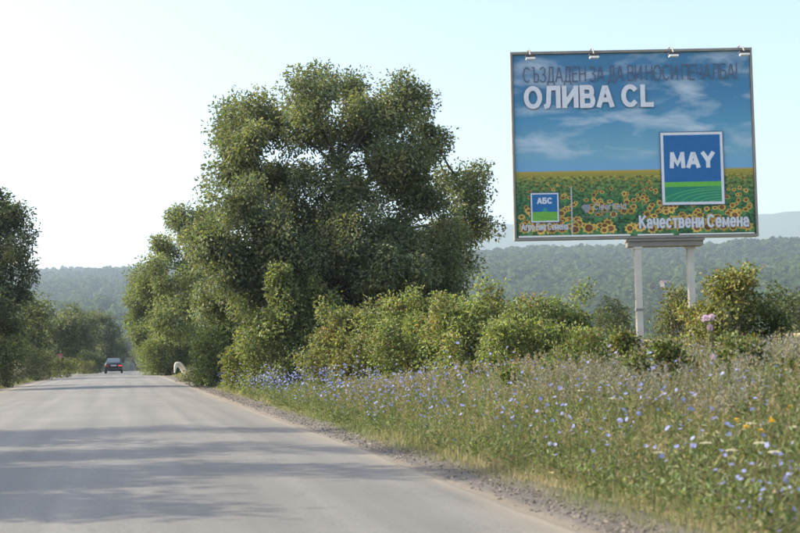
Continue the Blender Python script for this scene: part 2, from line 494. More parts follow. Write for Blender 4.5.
def make_tree(name, label, base, lobes, leaf=(.2, .085), col=(.062, .085, .028), per=42, cs=.26, dens=16, trunk_r=.22,
              shell=.45, group=None, cat='tree', cvar=.22, droop=.35, mat=None, twig_share=.5, extra=None, hue=None, names=('trunk', 'crown')):
    base = np.asarray(base, float)
    root = empty(name, base)
    tag(root, label, cat, group)
    g = Geo()
    cen = np.mean([c for c, r in lobes], 0); zs = [c[2]-r for c, r in lobes]
    low = min(zs); top = max(c[2]+r for c, r in lobes)
    H = top-base[2]
    fork = base + np.array([(cen[0]-base[0])*.25, (cen[1]-base[1])*.25, H*.27])
    mid = (base+fork)/2 + np.array([.06*H*.3, 0, 0])
    g.tube(bez(base-[0, 0, .25], mid, fork, 7), np.linspace(trunk_r*1.25, trunk_r*.8, 7), 9)
    # leaders up through the crown
    leaders = []
    hi = sorted([c for c, r in lobes], key=lambda c: -c[2])[:max(3, len(lobes)//3)]
    hi = sorted(hi, key=lambda c: c[0]); hi = [hi[0], hi[len(hi)//2], hi[-1]]
    for k in range(3):
        tgt = hi[k]
        pts = bez(fork-[0, 0, .1], fork*.6+tgt*.4+np.array([0, 0, .10*H]), tgt, 12)
        wv = rng.normal(size=(12, 3))*.012*H
        for _ in range(2): wv[1:-1] = (wv[:-2]+2*wv[1:-1]+wv[2:])/4
        wv[0] = wv[-1] = 0
        pts = pts + wv
        g.tube(pts, np.linspace(trunk_r*.62, trunk_r*.05, 12), 7)
        leaders.append(pts)
    LP = np.vstack(leaders)
    clumps = []
    for c, r in lobes:
        dist = np.linalg.norm((LP-c)*np.array([1, 1, 1.0]), axis=1) + np.where(LP[:, 2] > c[2]-.2*r, 4.0*r+1.0, 0)
        st = LP[np.argmin(dist)]
        ctrl = st*.45 + c*.55 + np.array([0, 0, np.linalg.norm(c-st)*.12])
        limb = bez(st, ctrl, c, 7); limb[1:-1] += rng.normal(size=(5, 3))*.025*r
        g.tube(limb, np.linspace(trunk_r*.26, trunk_r*.06, 7), 5, cap=False)
        n = max(5, int(dens*r*r*(1 + .6*r)))
        ns = int(9+4*r)                          # boughs: smaller tufts with gaps between them
        us = unit(rng.normal(size=(ns, 3)))
        sub = c + us*(r*(shell+(1.0-shell)*rng.random(ns)**.7))[:, None]*np.array([1, 1, .9])
        sr_ = r*(.23+.30*rng.random(ns))
        k_ = rng.integers(0, ns, n)
        cl = sub[k_] + unit(rng.normal(size=(n, 3)))*(sr_[k_]*rng.random(n)**.45)[:, None]*np.array([1.15, 1.15, .75])
        far_ = rng.random(n) < .12
        cl = np.where(far_[:, None], c+(cl-c)*(1.1+.25*rng.random((n, 1))), cl)
        cl = cl[cl[:, 2] > base[2]+.15]
        clumps.append(cl)
        for q in cl[: int(len(cl)*twig_share)]:
            a = limb[rng.integers(3, 7)]
            g.tube(bez(a, (a+q)/2+np.array([0, 0, .1*r]), q, 4), np.linspace(trunk_r*.06, trunk_r*.02, 4), 3, cap=False)
    clumps = np.vstack(clumps)
    v, f, t = foliage(clumps, cs, per, leaf[0], leaf[1], col, cvar=cvar, droop=droop, hue=hue)
    if extra is not None:
        v2, f2, t2 = extra; f = np.vstack([f, f2+len(v)]); v = np.vstack([v, v2]); t = np.vstack([t, t2])
    g.build(names[0], BARK, root, smooth=True, origin=base)
    mesh_np(names[1], v, f, mat or LEAF_T, root, tint=t, origin=base)
    return root

def make_bush(name, label, lobes, base=None, leaf=(.09, .05), col=(.12, .15, .04), per=40, cs=.12, dens=45, group=None, shoots=0, hue=None, cat='bush',
              cvar=.22, stem_r=.02, shell=.55):
    cen = np.mean([c for c, r in lobes], 0)
    if base is None:
        bx, by = cen[0], cen[1]
        base = np.array([bx, by, float(ground_z(bx, by))])
    root = empty(name, base); tag(root, label, cat, group)
    g = Geo(); clumps = []; feet = []
    for c, r in lobes:
        foot = np.array([c[0]*.6+base[0]*.4, c[1]*.6+base[1]*.4, 0]); foot[2] = float(ground_z(foot[0], foot[1]))-.05
        feet.append(foot)
        g.tube([base-[0, 0, .04], (base+foot)/2+[0, 0, .01], foot], stem_r*1.5, 4)
        n = max(6, int(dens*(r*r*(1+.4*r))))
        u = unit(rng.normal(size=(n, 3)))
        u[:, 2] = np.where(u[:, 2] < -.5, -u[:, 2], u[:, 2])
        rad = r*(shell+(1.1-shell)*rng.random(n)**.6)
        cl = c + u*rad[:, None]
        # skirt: the bush is leafy down to the ground
        m = int(n*.8)
        ang = rng.random(m)*2*pi; rr = r*(.75+.35*rng.random(m))
        zz = foot[2]+.1+(c[2]-foot[2])*rng.random(m)
        cl = np.vstack([cl, np.stack([c[0]+rr*np.cos(ang), c[1]+rr*np.sin(ang), zz], -1)])
        cl = cl[cl[:, 2] > ground_z(cl[:, 0], cl[:, 1])+.05]
        clumps.append(cl)
        for q in cl[::4]:
            f0 = foot + np.array([rng.normal()*.15*r, rng.normal()*.15*r, 0])
            g.tube(bez(f0, np.array([f0[0]*.6+q[0]*.4, f0[1]*.6+q[1]*.4, (f0[2]+q[2])/2+.2*r]), q, 5), np.linspace(stem_r, stem_r*.3, 5), 4, cap=False)
    for k in range(shoots):
        li = rng.integers(len(lobes)); c, r = lobes[li]
        a = c + np.array([rng.normal()*.5*r, rng.normal()*.4*r, r*.6])
        b = a + np.array([rng.normal()*.35*r, rng.normal()*.3*r, r*(.45+.7*rng.random())])
        pts = bez(a, (a+b)/2+np.array([0, 0, .2*r]), b, 6)
        g.tube(np.vstack([bez(feet[li], (feet[li]+a)/2+np.array([.1*r, 0, 0]), a, 4)[:-1], pts]), np.linspace(stem_r*.6, stem_r*.15, 9), 3, cap=False)
        clumps.append(pts[2:] + rng.normal(size=(4, 3))*.03)
    clumps = np.vstack(clumps)
    v, f, t = foliage(clumps, cs, per, leaf[0], leaf[1], col, cvar=cvar, hue=hue, droop=.15)
    g.build('stems', BARK, root, smooth=True, origin=base)
    mesh_np('foliage', v, f, LEAF, root, tint=t, origin=base)
    return root

def gp(x, y):
    return np.array([x, y, float(ground_z(x, y))])

# ------------------------------------------------------------------ trees on the right of the road
big = [(255,112,34),(232,125,22),(308,96,30),(345,88,22),(378,108,30),(405,104,26),(428,138,24),(248,150,30),(232,178,24),(240,205,30),(275,190,26),
       (350,140,28),(296,138,17),(280,170,14),(300,198,18),(238,262,22,-1.6),(240,285,22,-1.6),(212,222,17),(208,240,18),(322,130,18),(312,182,17),(338,166,15),(352,190,20),(385,160,36),(415,190,34),(462,188,28),(474,225,22),(452,232,30),(450,270,32),(405,240,42),(350,205,28),(365,255,40),(310,225,34),
       (270,245,36),(300,255,34),(340,300,34),(345,330,26),(400,322,28),(300,320,28),(255,325,28),(440,320,22),(228,258,30),(330,262,30,-2.6),(375,272,32,-2.6),(348,232,24,-2.3),(405,275,28,-2.4),(310,300,26,-2.5),(320,280,36),(380,300,36),(430,298,30),(268,295,32),(222,300,26)]
make_tree('ash_tree', 'tallest broad dark green tree rising behind the roadside bushes, left of the billboard',
          gp(8.2, 46.5), lobes_px(big, 45, 2.2, 1), leaf=(.155, .074), col=(.125, .152, .076), per=60, cs=.23, dens=38, trunk_r=.24, shell=.25,
          hue=(.25, (.20, .215, .10)))
make_tree('roadside_tree', 'paler green tree at the left shoulder of the tallest tree, beside the road',
          gp(6.6, 76), lobes_px([(188,222,18),(206,228,20),(168,248,16),(150,268,12),(195,275,25),(160,285,20),(203,305,25),(172,316,22)], 75, 1.8, 2),
          leaf=(.18, .09), col=(.165, .195, .085), per=64, cs=.26, dens=24, trunk_r=.2)
make_tree('roadside_tree', 'smaller light green tree overhanging the road near the gap to the hills',
          gp(5.4, 110), lobes_px([(150,282,14),(140,300,12),(153,308,17),(140,322,12),(150,334,15),(160,296,14)], 110, 1.5, 3),
          leaf=(.24, .12), col=(.135, .17, .06), per=60, cs=.33, dens=22, trunk_r=.16)
make_tree('roadside_tree', 'farthest little tree on the right, where the road disappears',
          gp(6.6, 165), lobes_px([(142,345,8),(138,355,6),(147,352,8)], 165, 1.2, 4),
          leaf=(.3, .15), col=(.11, .13, .05), per=30, cs=.4, dens=10, trunk_r=.1)

# ------------------------------------------------------------------ trees on the left of the road
make_tree('roadside_tree', 'dark tree cut off by the left edge, nearest on the left verge',
          gp(-8.6, 60), lobes_px([(-2,215,20),(18,228,15),(-20,240,30),(14,262,20),(22,246,10),(-18,285,32),(10,292,17),(-30,200,25),(-30,320,30),(2,318,18),(-60,260,40),(-60,310,35)], 60, 2.0, 5),
          leaf=(.17, .08), col=(.10, .12, .062), per=64, cs=.22, dens=28, trunk_r=.2)
make_tree('roadside_tree', 'pale yellowish green tree rising just right of the dark left-edge tree',
          gp(-7.0, 92), lobes_px([(30,312,14),(42,308,9),(22,330,16),(40,332,14),(10,345,16),(32,350,14)], 92, 1.5, 6),
          leaf=(.25, .12), col=(.105, .125, .05), per=40, cs=.33, dens=14, trunk_r=.12)
left_row = [
    ('rounded dark tree behind the small red road sign', 112, -7.2, [(60,325,13),(52,338,13),(66,345,13),(56,353,10)]),
    ('dark tree with a pointed top, second in the row left of the car', 134, -7.0, [(72,317,10),(66,330,12),(78,335,12),(72,348,12)]),
    ('dark tree with a twin top, third in the row left of the car', 152, -6.8, [(86,320,9),(80,332,10),(90,336,11),(84,350,11)]),
    ('tallest dark round tree of the left row, almost above the car', 175, -4.6, [(101,321,10),(97,333,10),(107,336,10),(100,349,11),(109,350,9)]),
    ('low dark tree closing the road view right of the car', 205, -.6, [(118,341,7),(113,350,8),(122,352,7),(117,360,6)]),
]
for lab, D, X, lb in left_row:
    make_tree('roadside_tree', lab, gp(X + float(road_shift(D)), D), lobes_px(lb, D, 1.5, int(D)), leaf=(.27, .14), col=(.10, .12, .062), per=50, cs=.42, dens=15, trunk_r=.15,
              group='tree row on the left verge')
# trees of the same row standing left of the frame; their shadows cross the road
for k, (X, Y, h) in enumerate([(-9.6, 23.0, 8.6), (-10.4, 18.4, 9.2), (-9.0, 14.6, 8.2), (-9.2, 11.4, 6.0)]):
    b = gp(X, Y)
    lb = []
    for q in range(11):
        a = q*2.4; rr = 1.9*sqrt((q+.5)/11)
        lb.append((b+np.array([rr*cos(a), rr*1.2*sin(a), h*(.38+.55*((q*7) % 11)/11)]), .70+.3*((q*3) % 4)/4))
    make_tree('roadside_tree', 'tree beyond the left edge whose shadow stripes the near road', b, lb, leaf=(.2, .1), col=(.05, .065, .028), per=40, cs=.22, dens=15,
              trunk_r=.17, group='trees casting the near road shadow')

# ------------------------------------------------------------------ bushes on the right verge
YG = (.18, .215, .075); MG = (.155, .19, .07); DG = (.075, .10, .038); RU = (.20, .16, .06)
bush_list = [
    ('feathery light green bush on the verge under the paler tree', 104, [(165,347,16),(184,338,17),(196,350,17),(152,356,11)], dict(leaf=(.2,.07), cs=.26, per=60, dens=26, col=(.15,.18,.055), stem_r=.03)),
    ('dark green bush right of the pale bent rail', 57, [(215,343,20),(236,350,18),(228,326,18),(205,358,11)], dict(leaf=(.15,.08), cs=.2, per=56, dens=30, col=(.10,.13,.045), stem_r=.03)),
    ('tall bush wound with light green creeper at the foot of the tallest tree', 41.5, [(268,338,24),(290,312,22),(303,338,24),(322,318,16),(282,288,13)], dict(leaf=(.13,.085), cs=.16, per=52, dens=42, col=(.155,.185,.07), shoots=12)),
    ('brownish green bramble bush behind the thickest band of blue flowers', 38, [(338,348,26),(362,342,24),(318,360,16),(345,366,13,-1.5),(375,362,14,-1.5)], dict(leaf=(.11,.07), cs=.15, per=52, dens=49, col=(.165,.18,.07), hue=(.08,RU), shoots=10)),
    ('green bramble bush in front of the tallest tree\'s dark right side', 37, [(402,340,27),(426,332,25),(384,350,20),(412,362,15,-1.5),(440,350,18,-1)], dict(leaf=(.11,.07), cs=.15, per=52, dens=49, col=YG, hue=(.06,RU), shoots=14)),
    ('wide bright green bush left of the billboard, nearest the tallest tree', 33, [(470,330,30),(448,342,26),(498,330,27),(480,350,24),(455,364,14,-1.5),(512,338,20),(495,362,15,-1.5)], dict(leaf=(.1,.065), cs=.14, per=52, dens=55, col=YG, hue=(.05,RU), shoots=14)),
    ('rounded green bush with rusty leaves below the billboard\'s left half', 29, [(534,322,24),(558,325,24),(516,340,22),(576,338,14),(545,345,22),(530,362,13,-1.3),(562,360,13,-1.3)], dict(leaf=(.09,.06), cs=.13, per=52, dens=63, col=MG, hue=(.06,RU), shoots=12)),
    ('small upright dark shrub just left of the billboard\'s front post', 40, [(612,319,14),(606,332,14),(622,333,13)], dict(leaf=(.11,.06), cs=.14, per=44, dens=34, col=(.11,.13,.06), shoots=4)),
    ('rusty tinged shrub between the two billboard posts', 27, [(672,322,12),(680,308,11),(663,334,10),(686,325,13)], dict(leaf=(.08,.05), cs=.11, per=34, dens=50, col=(.11,.12,.045), hue=(.15,RU), shoots=8)),
    ('dense dark bush with yellowish shoots right of the billboard posts', 18.2, [(742,312,24),(764,322,20),(726,320,22),(745,330,22),(778,332,12)], dict(leaf=(.06,.04), cs=.085, per=46, dens=120, col=(.065,.085,.03), hue=(.12,(.14,.15,.05)), shoots=6, stem_r=.012)),
    ('yellow green creeper mound leaning on the dark bush', 17.2, [(706,328,16),(722,300,13),(738,291,11),(695,342,14),(716,338,13)], dict(leaf=(.065,.045), cs=.085, per=34, dens=120, col=(.17,.18,.055), hue=(.10,(.24,.19,.07)), shoots=16, stem_r=.008)),
    ('yellow green bush between the creeper bush and the bent rail', 48, [(250,352,15),(238,362,12),(262,360,13)], dict(leaf=(.13,.08), cs=.15, per=50, dens=44, col=(.16,.18,.06))),
    ('low weedy bush in front of the bent rail', 71.5, [(192,377,8),(184,380,6),(200,376,8)], dict(leaf=(.1,.05), cs=.14, per=40, dens=50, col=(.15,.16,.09))),
    ('low tangled bramble bank filling the hedge below the tallest tree', 34.5, [(384,352,17),(405,356,16),(432,354,17),(455,352,16),(420,345,16)], dict(leaf=(.1,.065), cs=.16, per=52, dens=50, col=YG, hue=(.08,RU), shoots=12)),
    ('low tangled bramble bank sloping from the hedge to the billboard post', 25.5, [(500,352,18),(522,352,17),(545,354,16),(568,352,15),(588,354,13),(606,356,11)], dict(leaf=(.085,.055), cs=.13, per=52, dens=60, col=YG, hue=(.1,RU), shoots=14)),
    ('distant dark bush at the right edge above the stubble field', 70, [(790,315,14),(802,308,16),(812,320,14)], dict(leaf=(.2,.1), cs=.26, per=40, dens=14, col=DG)),
]
for lab, D, lb, kw in bush_list:
    make_bush('bush', lab, lobes_px(lb, D, .5, int(D*3)), **kw)
# low bramble mounds in front of the billboard
mound = [
    ('low green bramble mound at the foot of the billboard\'s front post', 17.5, [(600,362,14),(625,358,13),(650,360,12)]),
    ('low bramble mound left of the tall thistle', 14.5, [(640,378,14),(668,368,16),(690,376,14),(655,388,12)]),
    ('low bramble mound right of the tall thistle', 13.8, [(735,362,14),(752,372,13),(728,382,12),(772,378,11)]),
    ('low green bramble mound among the blue flowers, left of the near grass', 19.0, [(540,382,13),(565,376,13),(515,390,11)]),
    ('low bramble mound between the billboard post and the rounded bush', 21.0, [(585,360,14),(560,366,12),(600,368,10)]),
    ('bramble mound on the bank behind the yellow flowers', 12.5, [(770,398,12),(790,390,13),(752,402,9)]),
    ('bramble mound below the wide bright green bush', 24.0, [(470,385,12),(495,380,13),(450,385,10)]),
]
for lab, D, lb in mound:
    make_bush('bramble', lab, lobes_px(lb, D, .3, int(D*7)), leaf=(.06, .045), cs=.07, per=34, dens=150, col=(.11, .14, .042), hue=(.1, (.16, .13, .05)), shoots=8, stem_r=.007, cat='bramble')
# weeds and shrubs of the left verge
for lab, D, lb, c in [
    ('pale lavender grey weed clump at the left edge of the road', 78, [(2,378,9),(14,374,8),(-8,376,9)], (.22, .2, .2)),
    ('second pale weed clump along the left road edge', 92, [(34,371,6),(44,369,5)], (.2, .19, .17)),
    ('low green bush under the red road sign', 99, [(52,366,6),(60,366,5),(66,366,5),(70,366,5)], (.13, .145, .06)),
    ('dark bush hiding the trunk of the left-edge tree', 66, [(-8,352,17),(10,350,14),(4,364,10)], (.07, .09, .04)),
    ('dark bush below the pale yellowish tree', 88, [(28,358,10),(42,360,9),(18,362,9)], (.085, .105, .045)),
    ('dark bush at the foot of the left tree row', 128, [(82,360,8),(92,361,7),(100,363,5)], (.075, .095, .045)),
    ('small yellowish bush left of the car on the far verge', 122, [(76,363,5),(84,365,4),(92,367,4)], (.15, .15, .06))]:
    make_bush('bush', lab, lobes_px(lb, D, .5, int(D)), leaf=(.14, .06), cs=.17, per=44, dens=40, col=c, stem_r=.012)

# ------------------------------------------------------------------ grass and weeds (nobody could count them)
def in_view(x, y, mx=1.2):
    return (x < .57*y + mx) & (x > -.13*y - mx)

def grass(name, label, n, s_range, d_range, hfun, cfun, wid=.0045, side=1, dpow=1.6, lean=.28):
    D = d_range[0] + (d_range[1]-d_range[0])*rng.random(n)**dpow
    s = s_range[0] + (s_range[1]-s_range[0])*rng.random(n)
    sh = road_shift(D)
    x = np.where(side > 0, XR+sh+s, XL+sh-s)
    k = in_view(x, D); x, D, s = x[k], D[k], s[k]
    n = len(x)
    z = ground_z(x, D)
    h = hfun(s, x, D)*(.55+.75*rng.random(n))
    th = rng.random(n)*2*pi
    ln = np.stack([np.cos(th), np.sin(th), np.zeros(n)], -1)*(lean*rng.random(n)*1.4)[:, None]*h[:, None]
    b = np.stack([x, D, z-.02], -1)
    W = (wid*np.maximum(1, D/11)*(.7+.6*rng.random(n)))[:, None]
    ph = rng.random(n)*2*pi
    sd = np.stack([np.cos(ph), np.sin(ph), np.zeros(n)], -1)
    up = np.array([0, 0, 1.0])
    m = b + ln*.35 + up*h[:, None]*.6
    t = b + ln*1.25 + up*h[:, None]*(1-.25*rng.random((n, 1)))
    v = np.stack([b-sd*W*.5, b+sd*W*.5, m+sd*W*.42, m-sd*W*.42, t], 1).reshape(-1, 3)
    i = np.arange(n)[:, None]*5
    Q = i+np.array([[0, 1, 2, 3]]); T = i+np.array([[3, 2, 4]])
    c = cfun(s, x, D)*(1+.25*rng.normal(size=(n, 1)).clip(-2, 2))
    tag(mesh_np(name, v, [Q, T], GRASS, tint=np.clip(np.repeat(c, 5, 0), .01, .8)), label, 'grass', kind='stuff')
    return x, D, z, h

GREEN = np.array([.125, .165, .065]); DRY = np.array([.25, .225, .14]); OLIVE = np.array([.165, .18, .09]); RUST = np.array([.19, .135, .095])
def col_mix(s, x, D):
    a = fbm(x*.55, D*.55, 61)[:, None]; b = fbm(x*1.3, D*1.3, 63)[:, None]
    r = rng.random((len(x), 1))
    edge = np.clip(1-(s[:, None]-.5)/1.0, 0, 1)
    pd = np.clip(.13 + .6*a + .22*edge, .05, .85)
    c = np.where(r < pd, DRY, np.where(b > .15, GREEN, OLIVE))
    return np.where((rng.random((len(x), 1)) < .16) & (b < .05) & (s[:, None] > 1.3) & (D[:, None] < 14), RUST, c)
def h_right(s, x, D):
    return np.interp(s, [.3, .8, 1.3, 2.2, 4, 9], [.06, .13, .24, .36, .42, .40])*(1+.4*fbm(x*.8, D*.8, 65))*np.interp(D, [18, 26], [1, .7])
grass('grass', 'tall mixed dry and green roadside grass on the right bank', 170000, (.38, 6.0), (5.6, 34), h_right, col_mix, dpow=1.35)
grass('grass', 'roadside grass thinning out along the right verge farther on', 42000, (.55, 6.0), (32, 130), h_right, col_mix, dpow=1.6)
grass('grass', 'dry grass on the bank behind the billboard', 30000, (6, 16), (14, 45), lambda s, x, D: np.full(len(s), .34), col_mix, dpow=1.2)
grass('grass', 'pale dry grass on the left verge', 20000, (.5, 4), (48, 190), lambda s, x, D: np.interp(s, [.4, 1.2, 3], [.12, .35, .5]), col_mix, side=-1)
# silvery seed heads
def plume(n, s0, s1, col, h0, h1, thr, label):
    D = 9+20*rng.random(n)**1.2; s = s0+(s1-s0)*rng.random(n); x = XR+s
    k = in_view(x, D) & (fbm(x*.5, D*.35, 71) > thr); x, D, s = x[k], D[k], s[k]
    n = len(x); z = ground_z(x, D)
    h = h0+(h1-h0)*rng.random(n)
    top = np.stack([x+.08*rng.normal(size=n), D+.08*rng.normal(size=n), z+h], -1); bot = np.stack([x, D, z], -1)
    q = 9
    tt = rng.random((n, q, 1))*.38+.64
    p = (bot[:, None]*(1-tt)+top[:, None]*tt).reshape(-1, 3)
    d = unit(rng.normal(size=(n*q, 3))*.7+np.array([0, 0, .8]))
    c = np.repeat(np.array(col)*(.8+.4*rng.random((n, 1))), q, 0)
    v, f, t = leaf_arrays(p, d, .05*(.7+.6*rng.random(n*q)), .013*np.repeat(np.maximum(1, D/12), q), c)
    sd = np.array([.0022, 0, 0])
    w_ = np.maximum(1, D/10)[:, None]
    v2 = np.stack([bot-sd*w_, bot+sd*w_, top], 1).reshape(-1, 3); f2 = np.arange(n*3).reshape(-1, 3)+len(v)
    t2 = np.repeat(np.broadcast_to(np.array([.25, .22, .13]), (n, 3)), 3, 0)
    tag(mesh_np('seed_heads', np.vstack([v, v2]), np.vstack([f, f2]), GRASS, tint=np.vstack([t, t2])), label, 'grass', kind='stuff')
plume(6500, 2.3, 7.0, (.22, .215, .21), .34, .58, -.05, 'silvery lavender seed heads standing in the bank grass')
plume(1200, .9, 6.0, (.25, .21, .13), .38, .70, -.6, 'tan seed heads of tall dry grass across the near bank')
# broad-leaved weeds filling the bank
def weeds():
    n = 9500
    D = 6+70*rng.random(n)**2.0; s = .9+5*rng.random(n); x = XR+s
    k = in_view(x, D); x, D, s = x[k], D[k], s[k]; n = len(x)
    z = ground_z(x, D); h = h_right(s, x, D)
    cl = np.stack([x, D, z+h*.25+h*.5*rng.random(n)], -1)
    a = fbm(x*.7, D*.7, 81)
    sel = a > -.4
    v, f, t = foliage(cl[sel], np.array([.07, .07, .09]), 17, .06, .025, (.125, .16, .065), droop=-.2, hue=(.15, (.19, .18, .1)))
    tag(mesh_np('weeds', v, f, LEAF, tint=t), 'leafy green weeds filling the roadside bank', 'weeds', kind='stuff')
weeds()

# ------------------------------------------------------------------ chicory and other flowers
def flower_mesh(name, col, npet=12, r=.019, cup=.25, centre=(.2, .2, .55)):
    v = [[0, 0, 0]]; f = []; t = [centre]
    for k in range(npet):
        a = k*2*pi/npet; da = pi/npet*.92
        i = len(v)
        v += [[r*.25*cos(a-da), r*.25*sin(a-da), .001], [r*cos(a-da*.9), r*sin(a-da*.9), r*cup], [r*1.04*cos(a), r*1.04*sin(a), r*cup*.9], [r*cos(a+da*.9), r*sin(a+da*.9), r*cup], [r*.25*cos(a+da), r*.25*sin(a+da), .001]]
        g_ = 1+.2*sin(k*2.7)
        t += [[c*g_ for c in col]]*5
        f += [[i, i+1, i+2], [i, i+2, i+4], [i+4, i+2, i+3], [0, i, i+4]]
    me = mesh_np(name, v, np.array(f), PETAL, tint=np.array(t))
    d = me.data; bpy.data.objects.remove(me)
    return d
CH_MESH = [flower_mesh('chicory_flower', (.29, .32, .64)), flower_mesh('chicory_flower', (.36, .385, .66), r=.017, cup=.5), flower_mesh('chicory_flower', (.26, .29, .62), r=.021, cup=.1)]
YE_MESH = flower_mesh('yellow_flower', (.75, .45, .04), 10, .02, .2, (.5, .3, .03))

def chicory_proto(seed):
    g_ = np.random.default_rng(seed)
    G = Geo(); tips = []
    h = .55+.3*g_.random()
    main = bez(np.zeros(3), np.array([.05*g_.normal(), .05*g_.normal(), h*.55]), np.array([.1*g_.normal(), .1*g_.normal(), h]), 7)
    sc_ = np.array([.11, .14, .06])
    G.tube(main, np.linspace(.0038, .0018, 7), 4, cap=False, tint=sc_); tips.append(main[-1]); tips.append(main[5]+[.006, 0, 0])
    for k in range(5):
        a = main[1+k % 5]; th = k*2.4+g_.random(); l = h*(.22+.22*g_.random())
        b = a+np.array([l*.55*cos(th), l*.55*sin(th), l])
        br = bez(a, a+np.array([l*.4*cos(th), l*.4*sin(th), l*.35]), b, 4)
        G.tube(br, np.linspace(.0026, .0014, 4), 3, cap=False, tint=sc_)
        tips.append(b)
        if g_.random() < .6: tips.append(br[2]+np.array([.008*cos(th), .008*sin(th), 0]))
    # basal leaves
    p = np.zeros((9, 3)); p[:, 2] = .03+.02*np.arange(9); d = unit(np.stack([np.cos(np.arange(9)*2.4), np.sin(np.arange(9)*2.4), np.full(9, .5)], -1))
    v, f, t = leaf_arrays(p, d, .12, .03, np.broadcast_to(np.array([.1, .13, .05]), (9, 3)))
    G.add(v, None, f, t[:, :])
    o = G.build('stem', GRASS); d_ = o.data; bpy.data.objects.remove(o)
    return d_, np.array(tips)
PROTO = [chicory_proto(k) for k in range(6)]

def place_chicory(x, y, label, group, scale=1.0, nfl=None):
    me, tips = PROTO[rng.integers(len(PROTO))]
    root = empty('chicory_plant', gp(x, y), rng.random()*6.28)
    root.scale = (scale,)*3
    tag(root, label, 'flower', group)
    st = bpy.data.objects.new('stem', me); COL.objects.link(st); st.parent = root
    idx = rng.permutation(len(tips))[: (nfl or rng.integers(3, 7))]
    for i in idx:
        fo = bpy.data.objects.new('flower', CH_MESH[rng.integers(3)])
        COL.objects.link(fo); fo.parent = root
        fo.location = tips[i]
        fo.rotation_euler = (rng.normal()*.6+.3, rng.normal()*.5, rng.random()*6)
        k = .95+.45*rng.random(); fo.scale = (k, k, k)
    return root
# the near cluster at the lower right corner, then the scatter, then the dense band along the road
near_spots = [(776, 520, 6.9), (788, 505, 7.1), (770, 500, 7.2), (795, 490, 7.4), (752, 512, 7.1), (783, 470, 7.8), (798, 520, 6.8), (745, 492, 7.4), (768, 470, 7.9), (800, 462, 7.9), (735, 505, 7.2)]
for k, (px, py, D) in enumerate(near_spots):
    p = P(px, py, D)
    place_chicory(p[0], D, 'blue chicory plant in the nearest cluster at the lower right corner', 'chicory in the lower right corner', .62, 6)
cnt = 0
while cnt < 112:
    D = 8+16*rng.random(); s = .9+3.2*rng.random()**1.3
    x = XR+s
    if x > .56*D or fbm(np.array([x*.6]), np.array([D*.6]), 91)[0] < -.25: continue
    place_chicory(x, D, 'blue chicory plant scattered in the near bank grass', 'chicory scattered over the near bank', .7+.25*rng.random()); cnt += 1
cnt = 0
while cnt < 170:
    D = 19+26*rng.random()**1.1; s = .75+2.3*rng.random()**1.4
    if fbm(np.array([s*.8]), np.array([D*.3]), 93)[0] < -.35: continue
    place_chicory(XR+s, D, 'blue chicory plant in the thick band along the road', 'chicory band along the road edge', .8+.35*rng.random(), 6); cnt += 1
def far_chicory():
    n = 900
    D = 38+50*rng.random(n); s = .8+1.8*rng.random(n); x = XR+s; z = ground_z(x, D)+.25+.4*rng.random(n)
    p = np.stack([x, D, z], -1)
    d = unit(rng.normal(size=(n, 3)))
    v, f, t = leaf_arrays(p, d, .05*(1+.3*rng.random(n)), .045, np.broadcast_to(np.array([.34, .38, .74]), (n, 3))*(.8+.4*rng.random((n, 1))))
    tag(mesh_np('far_chicory', v, f, PETAL, tint=t), 'blue flower specks along the farther right verge', 'flowers', kind='stuff')
far_chicory()

# wild carrot umbels
def umbel_data():
    g_ = np.random.default_rng(5); G = Geo(); U_ = Geo()
    G.tube([[0, 0, 0], [.01, .01, .3], [0, .02, .5]], [.003, .0025, .002], 4, cap=False, tint=(.16, .18, .08))
    n = 130
    r = .036*np.sqrt(g_.random(n)); th = g_.random(n)*6.28
    p = np.stack([r*np.cos(th), .02+r*np.sin(th), .525-.35*r*r/.036+.004*g_.random(n)], -1)
    for k in range(14):
        a = k*6.28/14; G.tube([[0, .02, .5], [.03*cos(a), .02+.03*sin(a), .52]], [.0012, .0008], 3, cap=False, tint=(.18, .2, .1))
    v, f, t = leaf_arrays(p, unit(g_.normal(size=(n, 3))*np.array([1, 1, .4])), .011, .010, np.broadcast_to(np.array([.62, .6, .45]), (n, 3)))
    U_.add(v, None, f, t)
    a = G.build('stem', GRASS); b = U_.build('umbel', PETAL); da, db = a.data, b.data
    bpy.data.objects.remove(a); bpy.data.objects.remove(b)
    return da, db
UM = umbel_data()
for (px, py, D, lab) in [(735,462,9.6,'cream wild carrot umbel, largest in the near grass'), (706,446,10.2,'cream wild carrot umbel left of the largest one'), (772,470,9.2,'cream wild carrot umbel near the lower right blue cluster'),
                         (762,458,9.6,'cream wild carrot umbel just right of the largest one'), (796,440,9.9,'cream wild carrot umbel at the right edge'), (748,436,10.6,'cream wild carrot umbel below the yellow flowers'),
                         (656,466,10.4,'cream wild carrot umbel alone at the left of the near grass'), (610,402,14,'small cream umbel below the billboard\'s front post'), (580,394,15.5,'small cream umbel left of the billboard\'s front post'), (506,405,19,'tiny cream umbel among the blue flowers')]:
    D -= .9; p = P(px, py-4, D); b = gp(p[0], D)
    r_ = empty('wild_carrot', b, rng.random()*6); tag(r_, lab, 'flower', 'wild carrot umbels')
    k = max(.7, (p[2]-b[2])/.525); r_.scale = (1.2, 1.2, k)
    for nm, d_ in (('stem', UM[0]), ('umbel', UM[1])):
        o = bpy.data.objects.new(nm, d_); COL.objects.link(o); o.parent = r_
